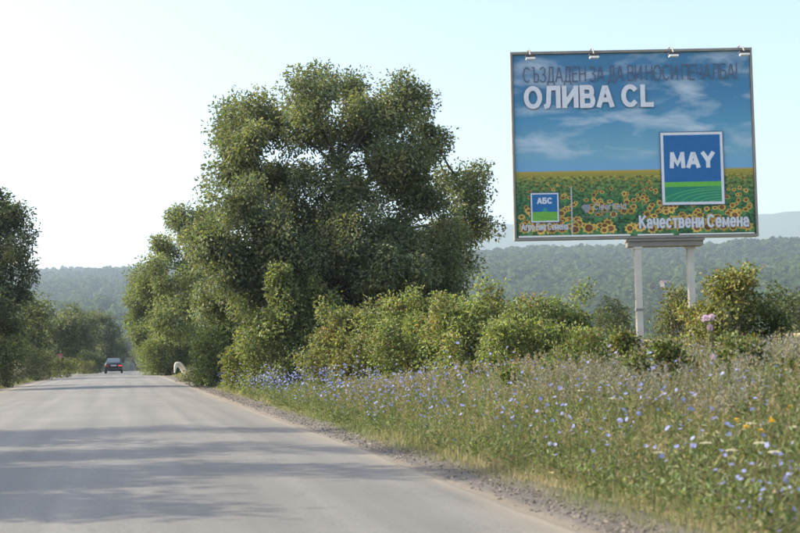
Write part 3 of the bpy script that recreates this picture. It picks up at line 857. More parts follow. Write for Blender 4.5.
# yellow flowers
yst = Geo(); yst.tube([[0, 0, 0], [.01, 0, .25], [0, .01, .45]], [.003, .0025, .002], 4, cap=False, tint=(.14, .16, .06)); _o = yst.build('stem', GRASS); YST = _o.data; bpy.data.objects.remove(_o)
for (px, py, D, lab) in [(771,423,10.2,'yellow flower highest of the small group at the right'), (736,423,10.6,'yellow flower leftmost of the small group at the right'), (745,430,10.5,'yellow flower in the middle of the small group at the right'),
                         (761,434,10.1,'yellow flower lowest of the small group at the right'), (789,410,10.6,'yellow flower near the right edge under the dark bush'), (668,417,13,'yellow flower below the bramble mound, left of the thistle')]:
    D -= .9; p = P(px, py-4, D); b = gp(p[0], D); k = max(.5, (p[2]-b[2])/.45)
    r_ = empty('yellow_flower', b, rng.random()*6); tag(r_, lab, 'flower', 'yellow bank flowers'); r_.scale = (1, 1, k)
    o = bpy.data.objects.new('stem', YST); COL.objects.link(o); o.parent = r_
    for q in range(3):
        o = bpy.data.objects.new('blossom', YE_MESH); COL.objects.link(o); o.parent = r_
        o.location = (.02*cos(q*2.1)*(q > 0), .02*sin(q*2.1)*(q > 0), .452-.012*q); o.rotation_euler = (.5*rng.normal()+.5, .4*rng.normal(), q); o.scale = (.95, .95, .95/k)
# thistle
def thistle():
    D = 11.6
    top = P(707, 320, D); x = top[0]; b = gp(x, D); h = top[2]-b[2]
    r_ = empty('thistle', b); tag(r_, 'tall thistle with pale pink heads standing above the bank right of the billboard posts', 'thistle')
    G = Geo(); c = (.2, .2, .1)
    main = bez(np.zeros(3), np.array([.05, 0, h*.5]), np.array([0, 0, h]), 9)
    G.tube(main, np.linspace(.007, .004, 9), 5, tint=c)
    low = P(713, 358, D)-b
    G.tube(bez(main[4], main[4]+np.array([.03, 0, .05]), low, 4), [.004, .003, .003, .003], 4, tint=c)
    p = main[rng.integers(0, 8, 46)]; d = unit(rng.normal(size=(46, 3))*np.array([1, 1, .35]))
    v, f, t = leaf_arrays(p, d, .1*(.6+.6*rng.random(46)), .025, np.broadcast_to(np.array([.17, .19, .09]), (46, 3)))
    G.add(v, None, f, t); G.build('stem', GRASS, r_)
    for (cen, sz) in ((np.array([-.022, 0, h+.01]), 1.0), (np.array([.055, .01, h+.02]), .95), (np.array([.03, 0, h-.08]), .7), (low, .75)):
        H = Geo(); n = 90
        d = unit(rng.normal(size=(n, 3))+np.array([0, 0, .9])); p = cen+d*.012
        v, f, t = leaf_arrays(p, d, .036*sz, .011, np.broadcast_to(np.array([.66, .52, .64]), (n, 3))*(.8+.4*rng.random((n, 1)))); H.add(v, None, f, t)
        d = unit(rng.normal(size=(40, 3))+np.array([0, 0, -.8])); p = cen+np.array([0, 0, -.012])
        v, f, t = leaf_arrays(np.repeat(p[None], 40, 0), d, .024*sz, .01, np.broadcast_to(np.array([.2, .22, .1]), (40, 3))); H.add(v, None, f, t)
        H.build('flower_head', PETAL, r_)
thistle()

# ------------------------------------------------------------------ billboard
TH = radians(-13.0)
PC = P(633.4, 143.9, 19.6)                     # centre of the panel face
BW, BH = 4.08, 3.20
bb_base = gp(PC[0], 19.6)
board = empty('billboard', bb_base)
tag(board, 'big roadside billboard with printed sunflower field and blue MAY logo on two posts', 'billboard')
# local frame: a along the panel, b out of its face towards the road user, z up
ta = np.array([cos(TH), sin(TH), 0]); tb = np.array([sin(TH), -cos(TH), 0]); tz = np.array([0, 0, 1.0])
ROT = np.stack([ta, tb, tz], 1)
def BL(a, b, z):
    """panel coordinates (metres from panel centre) to coordinates under the billboard empty"""
    return (PC - bb_base) + ta*a + tb*b + tz*z
def bbox_part(name, lo, hi, mat, parent=board, bevel=0.0):
    g = Geo(); g.box(lo, hi)
    v = np.concatenate(g.v)
    w_ = (PC-bb_base) + v @ ROT.T
    f = np.concatenate(g.q)
    # panel frame is left-handed (a, b, z): flip the winding
    return mesh_np(name, w_, f[:, ::-1], mat, parent)

METAL = mat_plain('weathered_metal', (.24, .225, .2), .55, .25, noise=.35, scale=5, bump=.1)
POSTM = mat_plain('post_paint', (.54, .51, .45), .5, .1, noise=.25, scale=4, bump=.05)
BACKM = mat_plain('back_sheet', (.30, .31, .32), .6, .2, noise=.2, scale=3)
LAMPW = mat_plain('lamp_white', (.8, .8, .78), .35, noise=.05)
LAMPD = mat_plain('lamp_dark', (.05, .05, .055), .5)
WHITEM = mat_plain('white_strip', (.75, .75, .74), .5, noise=.1)

def mat_print():
    """printed poster: blue summer sky with clouds over a green field"""
    m, n, out = mat_new('poster_print'); N = n.nodes; L = n.links
    b = N.new('ShaderNodeBsdfPrincipled'); b.inputs['Roughness'].default_value = .5; b.inputs['Specular IOR Level'].default_value = .35
    uv = N.new('ShaderNodeUVMap'); uv.uv_map = 'print'
    sp = N.new('ShaderNodeSeparateXYZ'); L.new(uv.outputs[0], sp.inputs[0])
    ramp = N.new('ShaderNodeValToRGB'); e = ramp.color_ramp
    stops = [(0, (.030, .10, .045)), (.20, (.040, .13, .05)), (.30, (.11, .17, .045)), (.355, (.38, .30, .05)), (.362, (.16, .36, .58)), (.46, (.17, .37, .50)), (.62, (.09, .28, .45)), (.78, (.055, .20, .37)), (.92, (.055, .19, .35)), (1, (.065, .2, .36))]
    e.elements[0].position, e.elements[0].color = stops[0][0], (*stops[0][1], 1)
    e.elements[1].position, e.elements[1].color = stops[-1][0], (*stops[-1][1], 1)
    for p_, c_ in stops[1:-1]:
        k = e.elements.new(p_); k.color = (*c_, 1)
    L.new(sp.outputs['Y'], ramp.inputs[0])
    mp = N.new('ShaderNodeMapping'); mp.inputs['Scale'].default_value = (3.0, 6.5, 1); mp.inputs['Location'].default_value = (2.3, .35, 0)
    L.new(uv.outputs[0], mp.inputs[0])
    cl = N.new('ShaderNodeTexNoise'); cl.inputs['Scale'].default_value = 1.25; cl.inputs['Detail'].default_value = 7; cl.inputs['Roughness'].default_value = .55; cl.inputs['Distortion'].default_value = .4
    L.new(mp.outputs[0], cl.inputs['Vector'])
    cr = N.new('ShaderNodeMapRange'); cr.inputs['From Min'].default_value = .48; cr.inputs['From Max'].default_value = .72; cr.inputs['To Max'].default_value = .82
    L.new(cl.outputs['Fac'], cr.inputs['Value'])
    up = N.new('ShaderNodeMapRange'); up.inputs['From Min'].default_value = .40; up.inputs['From Max'].default_value = .46
    L.new(sp.outputs['Y'], up.inputs['Value'])
    ml = N.new('ShaderNodeMath'); ml.operation = 'MULTIPLY'; L.new(cr.outputs[0], ml.inputs[0]); L.new(up.outputs[0], ml.inputs[1])
    mx = N.new('ShaderNodeMix'); mx.data_type = 'RGBA'; mx.inputs[7].default_value = (.58, .65, .72, 1)
    L.new(ml.outputs[0], mx.inputs[0]); L.new(ramp.outputs[0], mx.inputs[6])
    # leaf mottling of the field
    vo = N.new('ShaderNodeTexNoise'); vo.inputs['Scale'].default_value = 70; vo.inputs['Detail'].default_value = 3
    L.new(uv.outputs[0], vo.inputs['Vector'])
    fr = N.new('ShaderNodeMapRange'); fr.inputs['From Min'].default_value = .35; fr.inputs['From Max'].default_value = .65; fr.inputs['To Min'].default_value = .35; fr.inputs['To Max'].default_value = 1.7
    L.new(vo.outputs['Fac'], fr.inputs['Value'])
    lo = N.new('ShaderNodeMath'); lo.operation = 'LESS_THAN'; lo.inputs[1].default_value = .33; L.new(sp.outputs['Y'], lo.inputs[0])
    ms = N.new('ShaderNodeMix'); ms.inputs[2].default_value = 1.0
    L.new(lo.outputs[0], ms.inputs[0]); L.new(fr.outputs[0], ms.inputs[3])
    s_ = N.new('ShaderNodeVectorMath'); s_.operation = 'SCALE'; L.new(mx.outputs[2], s_.inputs[0]); L.new(ms.outputs[0], s_.inputs['Scale'])
    L.new(s_.outputs[0], b.inputs['Base Color'])
    L.new(b.outputs[0], out.inputs[0])
    return m
PRINT = mat_print()
INK = mat_tint('ink', rough=.5, noise=.06, scale=12, bump=0, spec=.35)
fw = .042                                        # frame bar width
iw, ih = BW-2*fw, BH-2*fw                        # visible print
def build_panel():
    # a slightly rippled vinyl sheet
    nx, nz_ = 49, 33
    A, Z = np.meshgrid(np.linspace(-iw/2, iw/2, nx), np.linspace(-ih/2, ih/2, nz_), indexing='ij')
    rip = .004*np.sin(A*9+1.3*np.sin(Z*2))*np.cos(Z*1.1) - .002
    Bc = rip
    V = (PC-bb_base) + A.reshape(-1, 1)*ta + Bc.reshape(-1, 1)*tb + Z.reshape(-1, 1)*tz
    i, j = np.meshgrid(np.arange(nx-1), np.arange(nz_-1), indexing='ij')
    Q = np.stack([i*nz_+j, (i+1)*nz_+j, (i+1)*nz_+j+1, i*nz_+j+1], -1).reshape(-1, 4)
    o = mesh_np('poster', V, Q, PRINT, board, smooth=True)
    uvl = o.data.uv_layers.new(name='print')
    uvs = np.stack([(A/iw+.5).ravel(), (Z/ih+.5).ravel()], -1)
    li = np.zeros(len(o.data.loops), dtype=np.int32); o.data.loops.foreach_get('vertex_index', li)
    uvl.data.foreach_set('uv', uvs[li].astype(np.float32).ravel())
    o['label'] = 'printed vinyl poster with blue cloudy sky over a sunflower field'
    return o
poster = build_panel()

class Print:
    """flat ink shapes on the poster, each a hair in front of the last"""
    def __init__(s, z0=.008): s.g = Geo(); s.b = z0
    def layered(s, pts, col):
        """ink laid just over whatever it overlaps"""
        pts = np.asarray(pts, float); c = pts.mean(0); rr = np.abs(pts-c).max()
        if not hasattr(s, 'lay'): s.lay = np.zeros((0, 4)); s.b0 = s.b
        o = (np.abs(s.lay[:, 0]-c[0]) < rr+s.lay[:, 2]) & (np.abs(s.lay[:, 1]-c[1]) < rr+s.lay[:, 2])
        lv = (s.lay[o, 3].max() if o.any() else 0) + 1
        s.lay = np.vstack([s.lay, [[c[0], c[1], rr, lv]]])
        s.b = s.b0 + lv*.00011; s.poly(pts, col, 0); s.top = s.b0 + s.lay[:, 3].max()*.00011
    def poly(s, pts, col, step=.00006):
        pts = np.asarray(pts, float); s.b += step
        v = (PC-bb_base) + pts[:, :1]*ta + s.b*tb + pts[:, 1:2]*tz
        c = len(v); v = np.vstack([v, v.mean(0)])
        s.g.add(v, None, [[c, i, (i+1) % c] for i in range(c)], col)
    def ribbon(s, pts, w, col, closed=False, step=.00005):
        pts = np.asarray(pts, float); s.b += step; n = len(pts)
        if closed:
            nxt = np.roll(pts, -1, 0); prv = np.roll(pts, 1, 0)
        else:
            nxt = np.vstack([pts[1:], 2*pts[-1]-pts[-2]]); prv = np.vstack([2*pts[0]-pts[1], pts[:-1]])
        d1 = unit(pts-prv); d2 = unit(nxt-pts)
        n1 = np.stack([-d1[:, 1], d1[:, 0]], -1); n2 = np.stack([-d2[:, 1], d2[:, 0]], -1)
        m = unit(n1+n2); k = 1/np.clip((m*n1).sum(1), .72, 1)
        off = m*(w/2*k)[:, None]
        q2 = np.concatenate([pts+off, pts-off])
        v = (PC-bb_base) + q2[:, :1]*ta + s.b*tb + q2[:, 1:2]*tz
        e = n if closed else n-1
        s.g.add(v, [[i, i+n, (i+1) % n+n, (i+1) % n] for i in range(e)], None, col)
    def build(s, name, label=None):
        o = s.g.build(name, INK, poster)
        if label: o['label'] = label
        return o

def E(cx, cy, rx, ry, a0, a1, n=14):
    t = np.radians(np.linspace(a0, a1, n)); return [(cx+rx*cos(x), cy+ry*sin(x)) for x in t]
def bowl(x0, x1, y0, y1, n=9):
    r = (y1-y0)/2; rx = min(r, (x1-x0)*.6)
    return [(x0, y1)] + E(x1-rx, y0+r, rx, r, 90, -90, n) + [(x0, y0)]
OO = E(.5, .5, .5, .5, 0, 360, 33)[:-1]
G_ = {  # glyph: (width, strokes in the unit box; 'c' marks a closed loop)
 'О': (.80, [('c', OO)]), 'С': (.76, [E(.5, .5, .5, .5, 48, 312, 24)]),
 'Л': (.72, [[(0, 0), (.1, .02), (.2, .2), (.26, 1), (1, 1), (1, 0)]]), 'И': (.68, [[(0, 1), (0, 0)], ('n', [(0, .04), (1, .96)]), [(1, 1), (1, 0)]]),
 'В': (.62, [[(0, 0), (0, 1)], bowl(0, .92, .53, 1), bowl(0, 1, 0, .53)]), 'А': (.74, [[(0, 0), (.42, .96), (.58, .96), (1, 0)], [(.2, .3), (.8, .3)]]),
 'L': (.52, [[(0, 1), (0, 0), (1, 0)]]), 'Ъ': (.74, [[(0, 1), (.32, 1), (.32, 0)], bowl(.32, 1, 0, .56)]),
 'З': (.58, [E(.42, .755, .5, .245, 150, -90, 12), E(.45, .255, .55, .255, 90, -150, 12)]),
 'Д': (.74, [[(0, -.2), (0, 0), (1, 0), (1, -.2)], [(.16, 0), (.3, .4), (.32, 1), (.86, 1), (.86, 0)]]),
 'Е': (.56, [[(1, 1), (0, 1), (0, 0), (1, 0)], [(0, .52), (.9, .52)]]), 'Н': (.66, [[(0, 0), (0, 1)], [(1, 0), (1, 1)], [(0, .52), (1, .52)]]),
 'П': (.66, [[(0, 0), (0, 1), (1, 1), (1, 0)]]), 'Ч': (.6, [[(0, 1), (0, .62), (.12, .45), (.4, .4), (1, .42)], [(1, 1), (1, 0)]]),
 'Б': (.6, [[(.92, 1), (0, 1), (0, 0)], bowl(0, 1, 0, .58)]), 'К': (.66, [[(0, 0), (0, 1)], [(.95, 1), (.06, .45)], [(.3, .6), (1, 0)]]),
 'М': (.88, [[(0, 0), (.06, 1)], ('n', [(.08, .96), (.5, .2), (.92, .96)]), [(.94, 1), (1, 0)]]),
 'Y': (.72, [[(0, 1), (.5, .44)], [(1, 1), (.5, .44)], [(.5, .5), (.5, 0)]]), '!': (.06, [[(.5, 1), (.5, .3)], [(.5, .1), (.5, 0)]]),
}
G_['C'] = G_['С']; G_['A'] = G_['А']; G_['M'] = G_['М']
XH = .73
def lc(wd, st, h=XH): return (wd, [((s[0], [(x, y*h) for x, y in s[1]]) if s[0] in ('c', 'n') else [(x, y*h) for x, y in s]) for s in st])
G_['о'] = lc(.56, [('c', OO)]); G_['с'] = lc(.5, [E(.5, .5, .5, .5, 48, 312, 20)])
G_['е'] = lc(.54, [[(.05, .5), (.98, .5)] , E(.5, .5, .5, .5, 0, 312, 24)])
G_['а'] = lc(.5, [[(1, 0), (1, .6)] , E(.5, .62, .5, .38, 0, 155, 10), E(.45, .27, .45, .27, 0, 360, 18)])
G_['г'] = lc(.38, [[(0, 0), (0, 1), (1, 1)]]); G_['р'] = lc(.54, [[(0, -.35), (0, 1)], E(.5, .5, .5, .5, 165, -165, 20)])
G_['и'] = lc(.5, [[(0, 1), (0, 0)], ('n', [(0, .06), (1, .94)]), [(1, 1), (1, 0)]]); G_['м'] = lc(.68, [[(0, 0), (.04, 1)], ('n', [(.06, .95), (.5, .2), (.94, .95)]), [(.96, 1), (1, 0)]])
G_['н'] = lc(.5, [[(0, 0), (0, 1)], [(1, 0), (1, 1)], [(0, .52), (1, .52)]]); G_['т'] = lc(.46, [[(0, 1), (1, 1)], [(.5, .95), (.5, 0)]])
G_['ч'] = lc(.48, [[(0, 1), (0, .62), (.15, .45), (1, .45)], [(1, 1), (1, 0)]]); G_['в'] = lc(.5, [[(0, 0), (0, 1)], bowl(0, .92, .53, 1), bowl(0, 1, 0, .53)])
G_['l'] = (.05, [[(.5, 0), (.5, 1)]]); G_['i'] = (.05, [[(.5, 0), (.5, XH)], [(.5, .92), (.5, 1)]]); G_['e'] = G_['е']
G_['r'] = lc(.32, [[(0, 0), (0, 1)], [(0, .6), (.4, .95), (1, 1)]]); G_['f'] = (.3, [[(.4, 0), (.4, .8), (.6, 1), (1, 1)], [(0, .68), (.95, .68)]])
G_['d'] = (.54, [[(1, 0), (1, 1)], E(.5, XH/2, .5, XH/2, 20, 340, 20)]); G_['a'] = G_['а']

def text(pr, s, x, y, h, w, col, width=None, gap=.16, outline=None, space=.34):
    """stroke lettering: x,y lower left in panel metres, h cap height, w stroke width; fitted to 'width'"""
    tot = sum((G_[c][0] + w/h + gap) if c != ' ' else space for c in s) - gap
    kx = 1.0 if width is None else width/(tot*h)
    passes = ([(outline[0], outline[1])] if outline else []) + [(0, col)]
    for ex, cc in passes:
        cx = x
        for c in s:
            if c == ' ': cx += space*h*kx; continue
            gw, st = G_[c]
            for k in st:
                closed = k[0] == 'c'; plain = k[0] == 'n'; pts = np.array(k[1] if (closed or plain) else k, float)
                q = np.stack([cx + (w/2 + pts[:, 0]*gw*h)*kx, y + w/2 + pts[:, 1]*(h-w)], -1)
                if ex and not closed and not plain:
                    a = unit(q[0]-q[1])*ex; b = unit(q[-1]-q[-2])*ex; q[0] += a; q[-1] += b
                elif not closed and not plain and len(q) > 1:
                    a = unit(q[0]-q[1])*w*.42; b = unit(q[-1]-q[-2])*w*.42
                    q = q.copy(); q[0] += a; q[-1] += b
                pr.ribbon(q, w+2*ex, cc, closed)
            cx += (gw + w/h + gap)*h*kx
        # next pass lies in front of all outlines

# photo pixel -> panel metres (panel seen nearly square on)
def pm(x, y):
    """ray through a photo pixel met with the panel plane, in panel metres"""
    d = _F + _R*(x-400)/FPX - _U*(y-266.5)/FPX
    t = np.dot(PC-CAM, tb)/np.dot(d, tb); q = CAM + d*t - PC
    return float(q @ ta), float(q[2])

def sunflowers():
    pr = Print(.0035); g_ = np.random.default_rng(3)
    top = -ih/2 + ih*.352
    n = 330
    t = np.sort(g_.random(n)**1.3)            # 0 far .. 1 near
    for k in t:
        z = top - .03 - k*(ih*.335)
        r = .013 + .10*k*(.75+.5*g_.random())
        a = (g_.random()-.5)*(iw-.16)
        r = min(r, .125); z = max(z, -ih/2+r*1.15); a = min(max(a, -iw/2+r*1.15), iw/2-r*1.15)
        # leaves beneath
        if k > .25:
            for q in range(4):
                th = g_.random()*6.28; l = r*1.5
                c0 = (a+cos(th)*l*.35, max(z-.8*r+sin(th)*l*.3, -ih/2+.06))
                sh = .55+.9*g_.random()
                leaf = [(min(max(c0[0]+l*.5*cos(u+th)*(1 if i % 2 else .6), -iw/2), iw/2), max(c0[1]+l*.42*sin(u+th), -ih/2)) for i, u in enumerate(np.linspace(0, 6.28, 7)[:-1])]
                pr.layered(leaf, np.array([.055, .17, .06])*sh)
        sq = .55+.45*g_.random(); br = .6+.6*g_.random(); ro = g_.random()*6.28; cr = .38+.18*g_.random()
        m = 16 if k > .3 else 8
        pet = [(a+r*(1 if i % 2 else .70)*(.85+.2*g_.random())*cos(u+ro), z+sq*r*(1 if i % 2 else .70)*(.85+.2*g_.random())*sin(u+ro)) for i, u in enumerate(np.linspace(0, 6.28318, m+1)[:-1])]
        pr.layered(pet, np.array([.56, .39, .09])*br)
        if k > .06:
            pr.layered([(a+cr*r*cos(u), z+.02*r+sq*cr*r*sin(u)) for u in np.linspace(0, 6.28318, 11)[:-1]], np.array([.14, .055, .022])*br)
        if k > .3:
            pr.layered([(a+.28*r*cos(u), z+.03*r+sq*.26*r*sin(u)) for u in np.linspace(0, 6.28318, 9)[:-1]], np.array([.20, .09, .035])*br)
    pr.build('sunflower_print', 'rows of printed yellow sunflowers along the poster\'s lower third')
    return pr.top
zb = sunflowers() + .0003

def logos_and_words(zb):
    DK = np.array([.045, .06, .10]); WH = np.array([.60, .63, .69])
    def line(name, s, x0, x1, y0, y1, k, col, lab, gap=.16, outline=None, space=.34):
        a, zt = pm(x0, y0); b, zl = pm(x1, y1)
        h = zt-zl
        p_ = Print(zb); text(p_, s, a, zl, h, h*k, col, b-a, gap, outline, space); p_.build(name, lab)
    line('slogan_lettering', 'СЪЗДАДЕН ЗА ДА ВИ НОСИ ПЕЧАЛБА!', 523, 737, 67.5, 79, .075, DK*1.9, 'thin dark Cyrillic slogan along the top of the poster', .17)
    line('title_lettering', 'ОЛИВА CL', 524, 653.5, 86.5, 107, .205, WH, 'bold white title reading ОЛИВА CL', .16, (.006, DK*1.6))
    line('subtitle_lettering', 'Качествени Семена', 639, 748.5, 215.5, 227, .17, WH*.92, 'white words under the large logo', .17, (.004, DK))
    line('small_lettering', 'Агро Био Семена', 521.5, 568, 223.5, 230, .15, WH*.86, 'small pale words under the left logo', .18)
    line('faded_lettering', 'Clearfield', 593.5, 626, 203.5, 209.5, .14, WH*.66, 'faded grey brand lettering', .12)
    # square logos
    def square(name, x0, y0, x1, y1, border, rows, lab):
        a0, z1 = pm(x0, y0); a1, z0 = pm(x1, y1)
        p_ = Print(zb)
        def rect(u0, v0, u1, v1, c): p_.poly([(u0, v0), (u1, v0), (u1, v1), (u0, v1)], c, .0003)
        rect(a0-.012, z0-.012, a1+.012, z1+.012, DK*1.5)
        rect(a0, z0, a1, z1, WH)
        i0, i1, j0, j1 = a0+border, a1-border, z0+border, z1-border
        H = j1-j0
        for f0, f1, c in rows: rect(i0, j0+f0*H, i1, j0+f1*H, np.array(c))
        return p_, i0, i1, j0, j1, name, lab
    p_, i0, i1, j0, j1, nm, lab = square('large_logo', 660, 133, 724.5, 204, .045, [(.30, 1, (.014, .12, .33)), (.225, .30, (.12, .42, .06)), (0, .225, (.018, .21, .13))], 'large blue square logo with white MAY lettering over green furrows')
    W, H = i1-i0, j1-j0
    for k in range(6):                           # curved furrow lines
        r = .20+.17*k
        pts = [(i0+W*(.98-r*.98*cos(u)), j0+H*(-.02+.30*min(r, 1)*sin(u)*.75)) for u in np.linspace(.0, 1.75, 16)]
        pts = [(min(max(x, i0+.01), i1-.01), min(max(z, j0+.006), j0+.215*H)) for x, z in pts]
        p_.ribbon(pts, .012, np.array([.10, .36, .13]))
    text(p_, 'MAY', i0+W*.11, j0+H*.50, H*.25, H*.06, WH, W*.78, .16)
    p_.build(nm, lab)
    p_, i0, i1, j0, j1, nm, lab = square('small_logo', 530.5, 193.5, 559, 222, .022, [(.34, 1, (.014, .13, .34)), (0, .34, (.14, .38, .05))], 'small blue and green square logo with the letters АБС')
    W, H = i1-i0, j1-j0
    p_.poly([(i0+W*.38, j0+H*.34), (i0+W*.62, j0+H*.34), (i0+W*.5, j0+H*.52)], np.array([.03, .28, .2]))
    p_.ribbon([(i0+W*.1, j0+H*.25), (i0+W*.35, j0+H*.12), (i0+W*.6, j0+H*.08), (i0+W*.95, j0+H*.06)], .012, np.array([.08, .26, .08]))
    text(p_, 'АБС', i0+W*.2, j0+H*.64, H*.24, H*.055, WH, W*.6, .12)
    p_.build(nm, lab)
    # divider line and faded leaf emblem
    p_ = Print(zb)
    a, z1 = pm(571, 187); a2, z0 = pm(572.3, 237)
    p_.poly([(a-.011, z0), (a+.011, z0), (a+.011, z1), (a-.011, z1)], WH*.7); p_.build('divider_line')
    p_ = Print(zb)
    c = pm(586, 208.5); r = .085
    p_.poly([(c[0]-r, c[1]+.25*r), (c[0]-.55*r, c[1]+.75*r), (c[0]+.55*r, c[1]+.75*r), (c[0]+r, c[1]+.25*r), (c[0], c[1]-r)], WH*.42)
    for q in (-.45, 0, .45):
        p_.ribbon([(c[0]+q*r, c[1]+.72*r), (c[0]+q*.5*r-.2*r, c[1]-.3*r)], .008, WH*.28)
    a, z = pm(593.5, 212.3); a2, _ = pm(622, 212.3); p_.ribbon([(a, z), (a2*.9+a*.1, z)], .012, WH*.34)
    a, z = pm(582, 217); a2, _ = pm(624, 217); p_.ribbon([(a, z), (a2, z)], .010, WH*.26)
    p_.build('leaf_emblem', 'faded grey diamond leaf emblem')
logos_and_words(zb)

def frame_and_posts():
    d0, d1 = -.14, .035
    bbox_part('frame_bar', (-BW/2, d0, BH/2-fw), (BW/2, d1, BH/2), METAL)
    bbox_part('frame_bar', (-BW/2, d0, -BH/2), (BW/2, d1, -BH/2+fw*.9), METAL)
    bbox_part('frame_bar', (-BW/2+.001, d0+.001, -BH/2+fw*.9), (-BW/2+fw*.8, d1-.001, BH/2-fw), METAL)
    bbox_part('frame_bar', (BW/2-fw*.8, d0+.001, -BH/2+fw*.9), (BW/2-.001, d1-.001, BH/2-fw), METAL)
    # pale clamping strips along the lower edge
    bbox_part('clamping_strip', (-BW/2+.07, .012, -BH/2+fw+.004), (-.45+.35, .03, -BH/2+fw+.032), WHITEM)
    bbox_part('clamping_strip', (.02, .012, -BH/2+fw+.004), (.62, .03, -BH/2+fw+.028), WHITEM)
    bbox_part('clamping_strip', (.72, .012, -BH/2+fw+.004), (BW/2-.07, .03, -BH/2+fw+.024), WHITEM)
    bbox_part('back_sheet', (-iw/2, -.10, -ih/2), (iw/2, -.02, ih/2), BACKM)
    for a in (-1.55, -.8, .0, .8, 1.55):
        bbox_part('back_rib', (a-.03, -.19, -BH/2+.02), (a+.03, -.101, BH/2-.02), METAL)
    # four lamps on short arms above the top edge
    for px in (528, 590.5, 668.5, 738):
        a, _ = pm(px, 56)
        g = Geo()
        pts = np.array([(a, -.02, BH/2+.012), (a, .14, BH/2+.012), (a, .32, BH/2-.06), (a, .40, BH/2-.15)])
        g.tube((PC-bb_base)+pts @ ROT.T, .011, 5)
        arm = g.build('lamp_arm', METAL, board)
        hd = bbox_part('lamp_head', (a-.085, .35, BH/2-.19), (a+.085, .45, BH/2-.15), LAMPD, arm)
        bbox_part('lamp_glass', (a-.075, .357, BH/2-.222), (a+.075, .452, BH/2-.191), LAMPW, arm)
    # saddle beam on the two posts
    zb0 = -BH/2
    a0, _ = pm(629, 243); a1, _ = pm(701, 240)
    bbox_part('saddle_beam', (a0, -.33, zb0-.13), (a1+.04, -.02, zb0-.045), METAL)
    bbox_part('saddle_beam', (a0-.02, -.36, zb0-.045), (a1+.06, .02, zb0-.008), METAL)
    for px, bb_, w_ in ((638.5, -.10, .105), (693, -.22, .105)):
        a, _ = pm(px, 250)
        top = BL(a, bb_, zb0-.131)
        foot_w = top + bb_base; gz = float(ground_z(foot_w[0], foot_w[1]))
        # an I-section post: two flanges and a web
        g = Geo(); h0 = zb0-.131; z1 = gz-.3-PC[2]
        for (l0, l1, m0, m1) in ((-w_/2, w_/2, w_/2-.012, w_/2), (-w_/2, w_/2, -w_/2, -w_/2+.012), (-.008, .008, -w_/2+.0121, w_/2-.0121)):
            g.box((a+l0, bb_+m0, z1), (a+l1, bb_+m1, h0))
        # gusset caps
        g.box((a-w_*.7, bb_-w_*.65, h0-.04), (a+w_*.7, bb_+w_*.65, h0-.0005))
        v = (PC-bb_base)+np.concatenate(g.v) @ ROT.T
        po = mesh_np('post', v, np.concatenate(g.q)[:, ::-1], POSTM, board)
        bbox_part('collar', (a-w_*.58, bb_-w_*.58, zb0-1.21), (a+w_*.58, bb_+w_*.58, zb0-1.17), METAL, po)
frame_and_posts()

